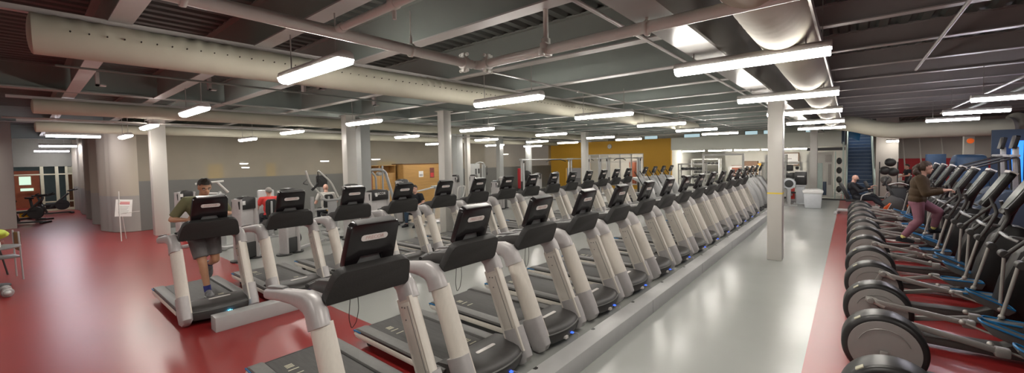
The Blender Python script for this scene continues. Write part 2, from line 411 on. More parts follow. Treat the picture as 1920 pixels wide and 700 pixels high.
def duct_right():
    t = empty('fabric_duct', (-0.53, -2, 3.44), 0, 'large round cream duct running away above the grey aisle', 'air duct')
    b = MB()
    def f(u, v):
        a = 2 * math.pi * v; y = u * 23
        k = (y % 1.35) / 1.35
        rr = 0.25 * (1 + 0.014 * math.sin(k * math.pi) + 0.008 * math.sin(y * 40 + 3 * math.cos(a)) * (1 if (y % 2.7) < 0.7 else 0.1))
        return (rr * math.cos(a), y, rr * math.sin(a))
    b.grid(f, 420, 32); b.build('duct_fabric', M['duct'], t)
    b = MB(); b.b2(0.245, 0.27, 0, 23.2, -0.03, 0.05); b.build('rail', M['conduit'], t, smooth=False)
    for k in range(8):
        b = MB(); b.rod((0.25, 3 + 2.5 * k, 0.03), (0.25, 3 + 2.5 * k, 0.62), 0.006, n=6); b.build('hanger', M['conduit'], t)
duct_right()
# cross duct at the far right
t = empty('cross_duct', (0.3, 19.6, 3.0), 0, 'thick beige duct crossing the ceiling above the stairs and ellipticals', 'air duct')
b = MB(); b.sweep(smooth_path([(-0.95, 0.7, 0.46), (-0.3, 0.15, 0.34), (0.75, 0, 0), (3.5, 0, -0.03)], 5) + [Vector((3.72, 0, -0.02)), Vector((3.86, 0.12, 0.05)), Vector((3.9, 0.3, 0.25))], [0.26] + [0.29] * 12 + [0.27, 0.26, 0.25, 0.24], None, 24)
b.build('duct_body', M['duct'], t)
b = MB(); b.sweep([(3.68, 0, -0.02), (3.76, 0.02, -0.01)], 0.285, None, 24); b.build('collar', M['conduit'], t)

# ------------------------------------------------------------------ sprinkler main, conduits
pz = 3.22
t = empty('sprinkler_pipe', (-3.2, 3.05, pz), 0, 'thick pale sprinkler pipe with an elbow of bolted couplings', 'pipe')
b = MB(); b.rod((0, -5, 0), (0, -0.14, 0), 0.047, n=20); b.build('long_run', M['pipe'], t)
b = MB(); b.tube([(0, -0.16, 0), (0.0, 0.05, 0), (0.2, 0.06, 0)], 0.046, 18); b.build('elbow', M['pipe'], t)
b = MB(); b.rod((0.19, 0.06, 0), (5.2, 0.06, 0.02), 0.047, n=20); b.build('cross_run', M['pipe'], t)
def coupling(p, ax):
    b = MB(); b.cyl(p, ax, 0.068, 0.055, 24, 0.008); A = Vector(ax); up = Vector((0, 0, 1)); sd = A.cross(up)
    for s_ in (1, -1):
        c = Vector(p) + up * (0.082 * s_); b.box(c, (0.05, 0.05, 0.035), None, 0.008)
        b.rod(c - sd * 0.05, c + sd * 0.05, 0.012, n=8); b.cyl(c + sd * 0.05, sd, 0.018, 0.02, 6); b.cyl(c - sd * 0.05, sd, 0.018, 0.02, 6)
    o = b.build('coupling', M['pipe'], t); return o
coupling((0, -0.13, 0), (0, 1, 0)); coupling((0.16, 0.06, 0), (1, 0, 0))
def hanger_ring(p, ax, h=0.36):
    b = MB(); A = Vector(ax); up = Vector((0, 0, 1)); sd = A.cross(up); pts = []
    for k in range(13):
        a = R(-90 + 30 * k); pts.append(Vector(p) + sd * (0.058 * math.cos(a)) + up * (0.058 * math.sin(a)))
    b.sweep(pts, 0.006, 0.016, 8, side=A)
    b.prism([(-0.02, 0), (0.02, 0), (0.008, 0.09), (-0.008, 0.09)], 'y', -0.01, 0.01); bmesh.ops.translate(b.bm, vec=(0, 0, 0), verts=[])
    b2 = MB(); b2.rod(Vector(p) + up * 0.06, Vector(p) + up * h, 0.007, n=8)
    b.bm.free(); b = MB(); b.sweep(pts, 0.006, 0.016, 8, side=A); b.rod(Vector(p) + up * 0.055, Vector(p) + up * 0.13, 0.016, 0.01, n=8)
    b.rod(Vector(p) + up * 0.13, Vector(p) + up * h, 0.006, n=8); b2.bm.free()
    b.build('hanger', M['pipe'], t)
hanger_ring((0, -0.78, 0), (0, 1, 0)); hanger_ring((1.92, 0.06, 0), (1, 0, 0)); hanger_ring((0, -2.4, 0), (0, 1, 0))
b = MB(); b.rod((0.93, 0.06, 0.03), (0.93, 0.06, 0.42), 0.024, n=14); b.build('riser', M['pipe'], t)
b = MB(); b.cyl((0.93, 0.06, 0.085), (0, 0, 1), 0.042, 0.05, 20, 0.006); b.box((0.93, 0.06, 0.01), (0.07, 0.13, 0.125), None, 0.02)
b.box((0.93, -0.01, -0.03), (0.05, 0.05, 0.07), None, 0.012); b.build('saddle_tee', M['pipe'], t)
b = MB(); b.rod((0.0, -1.47, 0.02), (1.7, -1.47, 0.03), 0.03, n=14); b.build('branch_run', M['pipe'], t)
b = MB(); b.cyl((0.1, -1.47, 0.02), (1, 0, 0), 0.036, 0.05, 18); b.build('branch_collar', M['pipe'], t)
b = MB(); b.cyl((0.8, -1.47, 0.03), (1, 0, 0), 0.042, 0.06, 18, 0.006)
b.rod((0.8, -1.47, 0.05), (0.8, -1.47, 0.13), 0.02, n=10); b.rod((0.8, -1.47, -0.02), (0.8, -1.47, -0.075), 0.014, n=10); b.build('sprinkler_fitting', M['pipe'], t)
def conduit(p0, p1, r, label, m='conduit', clips=0):
    t = empty('conduit', p0, 0, label, 'conduit'); d = Vector(p1) - Vector(p0)
    b = MB(); b.rod((0, 0, 0), d, r, n=10); b.build('tube', M[m], t)
    for k in range(clips):
        p = d * ((k + 0.5) / clips); b = MB(); b.box(p, (0.05, 0.04, 0.04), None, 0.006); b.build('junction', M[m], t)
    return t
conduit((-1.8, 1.0, 3.5), (-1.8, 24, 3.5), 0.02, 'straight conduit beside the wide girder above the front treadmills', 'flange')
conduit((-7.4, 0.3, 3.4), (-7.4, 20, 3.4), 0.014, 'thin dark conduit behind the nearest fabric duct', 'beam', 4)
conduit((-3.85, 0.3, 3.39), (-3.85, 20, 3.39), 0.014, 'thin pale conduit beside the sprinkler pipe', 'conduit', 5)
conduit((-13.1, -0.2, 3.2), (-13.1, 20, 3.2), 0.02, 'glossy conduit under the middle fabric duct on the left', 'conduit')
conduit((0.94, 5.0, 3.74), (0.94, 10.4, 3.74), 0.022, 'bright conduit along the ceiling above the ellipticals', 'flange')
conduit((2.28, 7, 3.45), (2.28, 18.5, 3.45), 0.025, 'upper conduit of the pair on the right ceiling', 'conduit', 4)
conduit((2.5, 8, 3.36), (2.5, 18.5, 3.36), 0.035, 'lower conduit of the pair on the right ceiling', 'beam')

# ------------------------------------------------------------------ hanging tube lights
def make_light(L=1.4, glow='lamp_glow', rods=True, rl=0.45):
    t = empty('ceiling_light')
    b = MB(); b.prism([(-0.065, 0.0), (0.065, 0.0), (0.055, 0.05), (0.03, 0.07), (-0.03, 0.07), (-0.055, 0.05)], 'x', -L/2, L/2, 0.004)
    b.xf(Matrix.Diagonal((1, 1.2, 1, 1))); b.build('housing', M['lamp_body'], t)
    b = MB(); b.prism([(-0.062, 0.0), (-0.05, -0.035), (-0.025, -0.05), (0.025, -0.05), (0.05, -0.035), (0.062, 0.0)], 'x', -L/2 + 0.01, L/2 - 0.01, 0.004)
    b.xf(Matrix.Diagonal((1, 1.3, 1.25, 1))); b.build('diffuser', M[glow], t)  # scaled up so the glow around the tube is built into the shape
    if rods:
        for s_ in (-1, 1):
            b = MB(); b.rod((s_ * L * 0.36, 0, 0.07), (s_ * L * 0.36, 0, 0.07 + rl), 0.007, n=6); b.build('suspension_rod', M['conduit'], t)
    return t
proto = None
LROWS = [('the row above the front treadmills', -4.33, [1.88, 4.85, 8.03, 11.5, 14.9, 18.2], 'lights above the front treadmills'),
         ('the row over the grey aisle', -0.84, [4.54, 7.7, 10.8, 14.4, 17.8], 'lights over the aisle'),
         ('the row over the back treadmills', -9.1, [1.92, 5.07, 8.76, 12.7, 16.6, 19.6], 'lights over the back treadmills'),
         ('the row above the weight machines', -13.4, [1.96, 5.15, 9.2, 13.5, 17.4, 20.4], 'lights above the weight machines'),
         ('the row nearest the divider curtain', -16.4, [1.89, 4.88, 8.77, 12.9, 17.2, 20.8], 'lights near the divider curtain')]
proto = make_light(); first = True
for nm, x, yl, g in LROWS:
    for i, y in enumerate(yl):
        o = proto if first else copy_tree(proto); first = False
        o.location = (x, y, 3.15 if x > -16 else 3.05)
        tag(o, 'hanging tube light, %s from the camera in %s' % (ORD[i], nm), 'light', g)
cool = make_light(1.1, 'lamp_cool', True, 0.5); first = True
for i, (x, y, z, rz) in enumerate(((-18.3, 1.02, 3.13, 90), (-27.3, 1.05, 3.13, 90), (-30.2, 0.95, 2.98, 90))):
    o = cool if i == 0 else copy_tree(cool); o.location = (x, y, z); o.rotation_euler.z = R(rz)
    tag(o, 'bluish white tube light over the left hall, %s of the stack of three' % ('top', 'middle', 'lowest')[i] if True else '', 'light', 'bluish lights over the left hall')
for i, (x, y) in enumerate(((2.25, 10.7), (2.3, 13.94), (2.3, 16.75))):
    o = copy_tree(cool); o.location = (x, y, 3.15); o.rotation_euler.z = 0
    tag(o, 'bluish white tube light over the ellipticals, %s from the camera' % ORD[i], 'light', 'bluish lights over the ellipticals')

# ------------------------------------------------------------------ treadmills (local: +x = front, z up)
def dsweep(b, pts, a, bb, sgn):
    pts = [Vector(p) for p in pts]; k = len(pts); rings = []; sd = Vector((0, sgn, 0))
    for i, p in enumerate(pts):
        t = (pts[min(i+1, k-1)] - pts[max(i-1, 0)]).normalized(); v = t.cross(sd).normalized(); ra = a[i]
        sec = [(-1, -0.85), (-0.94, -1), (0.94, -1), (1, -0.85)] + [(math.cos(R(q)), -0.5 + 1.5 * math.sin(R(q))) for q in range(0, 181, 15)]
        rings.append([p + v * (ra * x) + sd * (bb * y) for x, y in sec])
    return b.loft(rings)
def make_treadmill():
    t = empty('treadmill')
    # side rails
    for s_ in (-1, 1):
        rail = MB(); y0, y1 = sorted((s_ * 0.295, s_ * 0.425))
        prof = [(-2.06, 0.20), (-2.10, 0.175), (-2.11, 0.14), (-2.08, 0.115), (-1.95, 0.095), (-0.5, 0.10), (-0.42, 0.215), (-2.0, 0.215)]
        rail.prism(prof, 'y', y0, y1, 0.012); ro = rail.build('foot_rail', M['rail_top'], t)
        b = MB(); ya, yb = sorted((s_ * 0.418, s_ * 0.433)); b.prism([(-2.06, 0.165), (-2.09, 0.14), (-2.05, 0.108), (-1.95, 0.1), (-0.45, 0.105), (-0.45, 0.165)], 'y', ya, yb, 0.005); b.build('side_trim', M['alu'], ro)
        b = MB(); ya, yb = sorted((s_ * 0.414, s_ * 0.43)); b.b2(-2.0, -0.45, ya, yb, 0.168, 0.186); b.build('side_groove', M['black'], ro)
    b = MB(); b.b2(-2.02, -0.45, -0.285, 0.285, 0.10, 0.195, 0.012); deck = b.build('running_belt', M['belt'], t)
    for (x, y, k) in ((-1.78, -0.16, 5), (-0.78, 0.16, 5)):
        b = MB()
        for i in range(k):
            w = 0.022 if i < 3 else 0.03; xo = (0, 0.03, 0.06, 0.13, 0.24)[i]
            b.b2(x + xo - 0.008, x + xo + 0.008, y - w * 1.6, y + w * 1.6, 0.1955, 0.1965)
        b.build('belt_marking', M['mark'], deck, smooth=False)
    b = MB(); b.cyl((-2.03, 0, 0.14), (0, 1, 0), 0.05, 0.6, 20); b.b2(-2.0, -0.25, -0.28, 0.28, 0.06, 0.10)
    for x in (-1.9, -0.3):
        for s_ in (-1, 1): b.cyl((x, s_ * 0.33, 0.045), (0, 1, 0), 0.042, 0.05, 14); b.b2(x - 0.03, x + 0.03, s_ * 0.33 - 0.02, s_ * 0.33 + 0.02, 0.045, 0.12)
    b.build('underframe', M['black'], t)
    for s_ in (-1, 1):
        b = MB(); ya, yb = sorted((s_ * 0.426, s_ * 0.436)); b.prism([(-2.085, 0.188), (-2.098, 0.17), (-1.93, 0.17), (-1.93, 0.188)], 'y', ya, yb, 0.002); b.build('tail_stripe', M['blue'], t)
    # motor hood, bowed front
    N = 14; top = []; bot = []; mid = []; back = []
    def fx(y): return -0.015 - 0.10 * (y / 0.40) ** 2
    ysn = [-0.40 + 0.8 * i / N for i in range(N + 1)]
    b = MB()
    prof_rows = []
    for y in ysn:
        e = fx(y)
        prof_rows.append([(-0.60, y, 0.205), (-0.54, y, 0.245), (-0.36, y, 0.268), (e - 0.12, y, 0.262), (e - 0.05, y, 0.245), (e - 0.012, y, 0.20), (e, y, 0.15), (e - 0.03, y, 0.075), (e - 0.12, y, 0.055), (-0.60, y, 0.06)])
    b.loft(prof_rows, cap=True); hood = b.build('motor_hood', M['hood'], t)
    b = MB(); rows = []
    for y in [-0.385 + 0.77 * i / N for i in range(N + 1)]:
        e = fx(y); rows.append([(e - 0.02, y, 0.199), (e + 0.004, y, 0.196), (e + 0.006, y, 0.190), (e - 0.02, y, 0.186)])
    b.loft(rows); b.build('hood_seam', M['rail_top'], hood)
    b = MB(); b.prism(rrect(0.045, 0.26, 0.02), 'z', 0.262, 0.272); b.xf(Matrix.Translation((-0.33, 0.04, 0))); b.build('hood_badge', M['plate_white'], hood)
    b = MB(); b.b2(-0.06, -0.006, -0.075, -0.025, 0.085, 0.115); b.build('hood_label', M['plate_white'], hood)
    b = MB(); b.b2(-0.05, -0.003, 0.062, 0.09, 0.104, 0.117); b.build('power_light', M['led'], hood)
    b = MB(); b.tube([(-0.02, 0.11, 0.1), (0.05, 0.12, 0.1), (0.07, 0.06, 0.02), (0.02, -0.02, 0.012), (0.06, -0.14, 0.01)], 0.007, 8); b.build('power_cord', M['conduit'], t)
    # uprights and handrails
    for s_ in (-1, 1):
        y = s_ * 0.388
        pts = [(-0.165, y, 0.16), (-0.28, y, 0.42), (-0.40, y, 0.70), (-0.525, y, 0.985)]
        b = MB(); dsweep(b, pts, [0.116, 0.113, 0.11, 0.107], 0.062, s_)
        up = b.build('upright', M['alu'], t)
        b = MB(); b.sweep([(-0.2625, y, 0.38), (-0.1716, y, 0.175), (-0.125, y, 0.085), (-0.10, y, 0.045)], [0.128, 0.130, 0.12, 0.06], [0.072, 0.074, 0.070, 0.045], 24, power=2.8); b.build('base_cover', M['alu_grey'], up)
        b = MB(); b.sweep([(-0.515, y, 0.965), (-0.55, y, 1.045), (-0.60, y, 1.10), (-0.68, y, 1.125), (-0.79, y, 1.125), (-0.95, y, 1.115), (-1.2, y, 1.085), (-1.42, y, 1.05), (-1.50, y, 1.035), (-1.535, y, 1.028)],
                          [0.113, 0.113, 0.106, 0.092, 0.074, 0.060, 0.054, 0.052, 0.046, 0.022], [0.068, 0.067, 0.064, 0.060, 0.056, 0.052, 0.050, 0.050, 0.046, 0.024], 24, power=2.7)
        hr = b.build('handrail', M['alu_grey'], t)
        b = MB(); b.sweep([(-1.12, y, 1.155), (-1.28, y, 1.134), (-1.44, y, 1.107), (-1.49, y, 1.092)], [0.012, 0.015, 0.014, 0.008], [0.024, 0.032, 0.032, 0.02], 12, power=2.6); b.build('grip_pad', M['bracket'], hr)
        b = MB(); yi = s_ * 0.3245; b.bar((-0.262, yi, 0.40), (-0.505, yi, 0.94), 0.004, 0.15, 0.001, up=(0.9, 0, 0.4))
        pl = b.build('inner_plate', M['alu'], up)
        q = MB(); q.bar((-0.212, yi - s_ * 0.0025, 0.41), (-0.45, yi - s_ * 0.0025, 0.93), 0.004, 0.006, 0, up=(0.9, 0, 0.4)); q.build('seam', M['bracket'], pl, smooth=False)
        b = MB()
        for (x, z) in ((-0.53, 0.90), (-0.49, 0.905), (-0.475, 0.80)): b.cyl((x, s_ * 0.322, z), (0, 1, 0), 0.008, 0.008, 8)
        b.build('bolt', M['bracket'], pl)
    # lower console panel between the posts, leaning
    tilt = Matrix.Rotation(math.atan2(0.13, 0.26), 4, 'Y')
    def slab(prof, th, frame, bev): # prof in (y,z) -> slab of thickness th (x)
        b = MB(); b.prism(prof, 'x', -th/2, th/2, bev); b.xf(frame); return b
    hf = [(0.325, -0.148), (0.352, -0.14), (0.368, -0.118), (0.372, -0.09), (0.355, 0.0), (0.338, 0.07), (0.325, 0.105), (0.300, 0.132), (0.265, 0.146)]
    hf = [(y_ * 0.965, z_) for y_, z_ in hf]
    outl = [(-y_, z_) for y_, z_ in hf] + hf[::-1]
    fr = Matrix.Translation((-0.46, 0, 1.265)) @ tilt
    cons = slab(outl, 0.075, fr, 0.014).build('console', M['black_soft'], t)
    b = MB(); b.prism([(-0.56, 1.17), (-0.50, 1.30), (-0.72, 1.27), (-0.90, 1.20), (-0.90, 1.165), (-0.74, 1.17)], 'y', -0.30, 0.30, 0.01); tray = b.build('tray', M['hood'], cons)
    for s_ in (-1, 1):
        b = MB(); b.cyl((-0.80, s_ * 0.24, 1.232), (0, 0, 1), 0.045, 0.03, 20); b.build('cup_holder', M['black'], tray)
    b = MB(); b.tube([(-0.90, -0.31, 1.19), (-0.98, -0.2, 1.19), (-0.98, 0.2, 1.19), (-0.90, 0.31, 1.19)], 0.018, 10); b.build('front_grip', M['black'], cons)
    # screen head
    t2 = Matrix.Rotation(math.atan2(0.13, 0.33), 4, 'Y')
    fh = Matrix.Translation((-0.435, 0, 1.575)) @ t2
    ho = [(-0.215, -0.215), (-0.215, -0.12), (-0.205, 0.135), (-0.188, 0.165), (-0.155, 0.176), (0.155, 0.176), (0.188, 0.165), (0.205, 0.135), (0.215, -0.12), (0.215, -0.215), (0.12, -0.215), (0.085, -0.125), (-0.085, -0.125), (-0.12, -0.215)]
    scr = slab(ho, 0.07, fh, 0.012).build('screen', M['screen'], t)
    b = slab(rrect(0.225, 0.052, 0.024, cy=0.045), 0.004, fh @ Matrix.Translation((0.037, 0, 0)), 0); bad = b.build('badge', M['plate_white'], scr)
    tm = MB().raw(TXT_BRAND); tm.xf(fh @ Matrix.Translation((0.0395, 0, 0.045)) @ Matrix(((0, 0, 1, 0), (1, 0, 0, 0), (0, 1, 0, 0), (0, 0, 0, 1)))); tm.build('badge_lettering', M['text_grey'], bad, smooth=False)
    b = slab([(-0.125, -0.225), (-0.075, -0.115), (0.075, -0.115), (0.125, -0.225)], 0.05, fh @ Matrix.Translation((-0.01, 0, 0)), 0.005); b.build('bracket', M['bracket'], scr)
    b = slab(rrect(0.36, 0.25, 0.02, cy=0.02), 0.004, fh @ Matrix.Translation((-0.037, 0, 0)), 0); b.build('display', M['black'], scr)
    b = slab(rrect(0.33, 0.012, 0.005, cy=0.173), 0.066, fh, 0.002); b.build('top_edge', M['bracket'], scr)
    return t
TXT_BRAND = text_mesh('PRECOR', 0.042)
tread = make_treadmill()
def cable_on(t, y):
    b = MB(); b.tube([(-0.55, y - 0.03, 1.13), (-0.55, y - 0.05, 0.95), (-0.55, y - 0.03, 0.86), (-0.55, y + 0.01, 0.90), (-0.55, y + 0.035, 1.0), (-0.55, y + 0.03, 1.13)], 0.003, 6); b.build('cable', M['black'], t)
for i in range(14):
    o = tread if i == 0 else copy_tree(tread)
    o.location = (-2.58, 1.715 + 1.105 * i + (0.03 * max(0, i - 4)), 0)
    tag(o, 'silver and black treadmill, %s from the camera in the front row' % ORD[i], 'treadmill', 'front row of treadmills')
    if i == 0: cable_on(o, -0.1)
    if i > 2:
        for ch in list(o.children):
            if ch.name.startswith('cable'): bpy.data.objects.remove(ch)
row2 = []
for i in range(14):
    o = copy_tree(tread)
    for ch in list(o.children):
        if ch.name.startswith('cable'): bpy.data.objects.remove(ch)
    o.location = (-6.87, 1.67 + 1.077 * i, 0); row2.append(o)
    if i == 0: lab = 'treadmill with the man running on it, first in the back row'
    else: lab = 'silver and black treadmill, %s from the camera in the back row' % ORD[i]
    tag(o, lab, 'treadmill', 'back row of treadmills')
# cyan power light of the running treadmill, its star-shaped glare built as thin rods
for h in row2[0].children:
    if h.name.startswith('motor_hood'):
        for c in h.children:
            if c.name.startswith('power_light'):
                b = MB(); b.cyl((-0.006, 0.075, 0.112), (1, 0, 0), 0.02, 0.012, 8)
                for a in range(0, 180, 45):
                    d = Vector((0, math.cos(R(a)), math.sin(R(a)))) * 0.032; b.rod(Vector((-0.002, 0.075, 0.112)) - d, Vector((-0.002, 0.075, 0.112)) + d, 0.004, n=6)
                b.build('power_light', M['led_cyan'], h); bpy.data.objects.remove(c); break
# kerbs in front of the rows
def kerb(x0, x1, y0, y1, label, notch_y):
    t = empty('cable_kerb', (x1, y0, 0), 0, label, 'kerb')
    b = MB(); b.b2(x0 - x1, 0, 0, y1 - y0, 0, 0.19, 0.004); b.build('cover', M['kerb'], t)
    for y in notch_y:
        b = MB(); b.prism([(0.0, -0.028), (0.03, -0.022), (0.038, 0), (0.03, 0.022), (0.0, 0.028)], 'z', 0.186, 0.1925); b.xf(Matrix.Translation((x0 - x1 + 0.004, y - y0, 0))); b.build('cable_notch', M['black'], t)
    b = MB(); 
    for y in [0.0 + 2.4 * k for k in range(1, int((y1 - y0) / 2.4))]: b.b2(-0.001, 0.0015, y - 0.003, y + 0.003, 0, 0.188)
    b.build('joint_line', M['bracket'], t, smooth=False)
kerb(-2.37, -2.155, 0.6, 16.8, 'long grey cable kerb along the front row beside the aisle', [1.87 + 1.10 * i for i in range(14)])
kerb(-6.68, -6.47, 1.48, 16.8, 'grey cable kerb in front of the back row on the red floor', [2.85 + 1.085 * i for i in range(13)])

# ------------------------------------------------------------------ silver hooded cardio machines beyond the treadmills
def make_arc():
    t = empty('arc_trainer')
    b = MB(); b.prism([(0.05, 0.02), (0.0, 0.35), (-0.12, 0.75), (-0.42, 1.22), (-1.0, 1.30), (-1.02, 1.20), (-0.62, 1.02), (-0.5, 0.6), (-0.55, 0.02)], 'y', -0.2, 0.2, 0.05); b.build('shroud', M['silver'], t)
    b = MB(); b.b2(-1.9, 0.1, -0.06, 0.06, 0.03, 0.13, 0.01); b.b2(-1.95, -1.8, -0.34, 0.34, 0.0, 0.08, 0.01); b.b2(0.0, 0.14, -0.34, 0.34, 0, 0.08, 0.01); b.build('base_frame', M['dark'], t)
    for s_ in (-1, 1):
        b = MB(); b.tube([(-0.3, s_ * 0.24, 0.5), (-0.75, s_ * 0.26, 0.25), (-1.5, s_ * 0.22, 0.3)], 0.035, 10); b.b2(-1.65, -1.3, s_ * 0.22 - 0.08, s_ * 0.22 + 0.08, 0.32, 0.36, 0.01); b.build('pedal_arm', M['dark'], t)
        b = MB(); b.tube([(-0.45, s_ * 0.26, 0.9), (-0.7, s_ * 0.3, 1.35), (-0.85, s_ * 0.3, 1.55)], 0.02, 10); b.build('handlebar', M['rubber'], t)
    b = MB(); b.rod((-0.55, 0, 1.22), (-0.5, 0, 1.45), 0.035, n=12); b.build('neck', M['silver'], t)
    tl = Matrix.Translation((-0.46, 0, 1.6)) @ Matrix.Rotation(0.42, 4, 'Y')
    b = MB(); b.prism(rrect(0.36, 0.32, 0.05), 'x', -0.03, 0.03, 0.01); b.xf(tl); h = b.build('screen', M['screen'], t)
    b = MB(); b.prism(rrect(0.1, 0.05, 0.02, cy=0.05), 'x', 0.03, 0.034); b.xf(tl); b.build('badge', M['plate_white'], h)
    return t
arc = make_arc()
for i in range(4):
    o = arc if i == 0 else copy_tree(arc); o.location = (-6.75, 17.25 + 1.1 * i, 0)
    tag(o, 'silver shrouded cardio machine past the back row, %s from the camera' % ORD[i], 'cardio machine', 'silver cardio machines past the back row')
for i in range(4):
    o = copy_tree(arc); o.location = (-2.85, 18.1 + 1.15 * i, 0)
    tag(o, 'silver shrouded cardio machine past the front row, %s from the camera' % ORD[i], 'cardio machine', 'silver cardio machines past the front row')

# ------------------------------------------------------------------ ellipticals (local: origin under the drum, +x = front)
def make_elliptical(phase):
    t = empty('elliptical_trainer')
    b = MB(); b.cyl((0, 0, 0.325), (0, 1, 0), 0.325, 0.27, 56, 0.045); dr = b.build('drum', M['black'], t)
    for s_ in (-1, 1):
        b = MB(); b.cyl((0, s_ * 0.133, 0.325), (0, 1, 0), 0.272, 0.012, 56, 0.003); d = b.build('drum_disc', M['drum_disc'], dr)
        b = MB(); pts = [(0.2 * math.cos(R(a)), s_ * 0.14, 0.325 + 0.2 * math.sin(R(a))) for a in range(20, 161, 10)]; b.sweep(pts, 0.003, 0.006, 6); b.build('disc_groove', M['arm_grey'], d)
    b = MB(); a = R(128); b.box((0.322 * math.cos(a), -0.085, 0.325 + 0.322 * math.sin(a)), (0.012, 0.05, 0.06), Matrix.Rotation(-a, 4, 'Y'), 0.004); b.build('drum_label', M['mark'], dr)
    b = MB(); b.bar((0.1, 0, 0.09), (1.75, 0, 0.09), 0.16, 0.1, 0.015); b.b2(-0.1, 0.05, -0.26, 0.26, 0.0, 0.07, 0.01); b.b2(1.6, 1.78, -0.33, 0.33, 0.0, 0.07, 0.01)
    b.prism([(0.2, 0.12), (1.0, 0.16), (1.35, 0.34), (1.35, 0.12)], 'y', -0.09, 0.09, 0.01); b.build('base_frame', M['hood'], t)
    # tower
    b = MB(); b.prism([(1.12, 0.12), (1.22, 0.62), (1.34, 0.98), (1.50, 1.16), (1.66, 1.12), (1.72, 0.6), (1.80, 0.12)], 'y', -0.13, 0.13, 0.04); b.build('tower', M['black'], t)
    b = MB(); b.sweep([(1.46, 0, 1.1), (1.52, 0, 1.3), (1.60, 0, 1.5)], [0.06, 0.05, 0.045], [0.10, 0.07, 0.06], 14); b.build('mast', M['black'], t)
    tl = Matrix.Translation((1.62, 0, 1.575)) @ Matrix.Rotation(0.50, 4, 'Y')
    b = MB(); b.prism([(-0.12, -0.33), (-0.165, -0.12), (-0.165, 0.27), (-0.13, 0.325), (0.13, 0.325), (0.165, 0.27), (0.165, -0.12), (0.12, -0.33)], 'x', -0.045, 0.045, 0.02); b.xf(tl); co = b.build('console', M['black'], t)
    b = MB(); b.prism([(-0.085, -0.25), (-0.135, -0.1), (-0.135, 0.25), (0.135, 0.25), (0.135, -0.1), (0.085, -0.25)], 'x', -0.056, -0.044); b.xf(tl); b.build('display', M['display'], co)
    b = MB(); b.prism(rrect(0.29, 0.04, 0.018, cy=0.308), 'x', -0.05, 0.05, 0.008); b.xf(tl); b.build('console_top', M['plate_white'], co)
    b = MB(); b.tube([(1.30, -0.24, 1.12), (1.22, -0.2, 1.16), (1.24, 0.2, 1.16), (1.30, 0.24, 1.12)], 0.018, 10); b.tube([(1.45, 0, 1.12), (1.32, -0.05, 1.14), (1.24, -0.2, 1.16)], 0.018, 8); b.build('fixed_handlebar', M['silver'], t)
    for s_ in (-1, 1):
        ph = phase + (math.pi if s_ > 0 else 0)
        cy_ = s_ * 0.205; cz = 0.325 + 0.22 * math.sin(ph); cx = 0.05 + 0.16 * math.cos(ph)
        b = MB(); b.bar((0.0, s_ * 0.165, 0.325), (cx, s_ * 0.165, cz), 0.03, 0.06, 0.01); b.cyl((cx, cy_, cz), (0, 1, 0), 0.036, 0.1, 18, 0.01); ck = b.build('crank', M['arm_grey'], dr)
        # pedal arm
        px, pz = 0.78 + cx * 0.5, 0.36 + 0.18 * (cz - 0.325)
        arm = MB(); arm.bar((cx, cy_ * 1.02, cz), (px, s_ * 0.225, pz), 0.042, 0.056, 0.012); arm.box((px - 0.02, s_ * 0.225, pz), (0.1, 0.075, 0.085), None, 0.015)
        ao = arm.build('pedal_arm', M['arm_grey'], t)
        b = MB(); b.sweep([(cx - 0.045, cy_, cz + 0.012), (cx + 0.03, cy_, cz - 0.002), (cx + 0.13, cy_, cz - 0.05 * (1 if cz > pz else -1))], [0.03, 0.04, 0.032], [0.026, 0.03, 0.026], 12); b.build('arm_knuckle', M['rod'], ao)
        # pedal
        ang = 0.16 + 0.22 * math.sin(ph)
        pm = Matrix.Translation((px + 0.24, s_ * 0.24, pz - 0.0)) @ Matrix.Rotation(ang, 4, 'Y')
        b = MB(); b.prism([(-0.19, 0.0), (0.2, 0.0), (0.24, -0.02), (0.2, -0.1), (-0.08, -0.085), (-0.19, -0.02)], 'y', -0.085, 0.085, 0.01); b.xf(pm); pe = b.build('pedal', M['pedal'], t)
        b = MB(); b.tube([(0.22, -0.088, -0.005), (-0.2, -0.088, 0.008), (-0.2, 0.088, 0.008), (0.22, 0.088, -0.005), (0.22, -0.088, -0.005)], 0.011, 8); b.xf(pm); b.build('pedal_edge', M['blue'], pe)
        # link rod from pedal to the lower swing arm
        bx, bz = 1.10 + 0.06 * math.sin(ph), 0.34 - 0.04 * math.sin(ph)
        b = MB(); b.tube([(px - 0.08, s_ * 0.30, pz + 0.03), (px + 0.14, s_ * 0.31, pz - 0.05), (bx, s_ * 0.31, bz)], 0.011, 8); b.ball((px - 0.08, s_ * 0.30, pz + 0.03), 0.026, 12); b.ball((bx, s_ * 0.31, bz), 0.03, 12); b.build('link_rod', M['rod'], t)
        b = MB(); b.rod((bx, s_ * 0.31, bz), (1.18, s_ * 0.31, 1.0), 0.017, n=12); b.build('swing_arm', M['rod'], t)
        b = MB(); sw = 0.10 * math.sin(ph)
        b.tube([(1.17, s_ * 0.31, 0.94), (1.30 + sw * .4, s_ * 0.315, 1.14), (1.43 + sw, s_ * 0.32, 1.34), (1.40 + sw, s_ * 0.29, 1.46)], 0.022, 10); b.cyl((1.18, s_ * 0.27, 0.97), (0, 1, 0), 0.045, 0.12, 16, 0.008); b.build('handlebar', M['hood'], t)
    return t
ell = [make_elliptical(p) for p in (1.25, 4.3, 2.4)]
used = set()
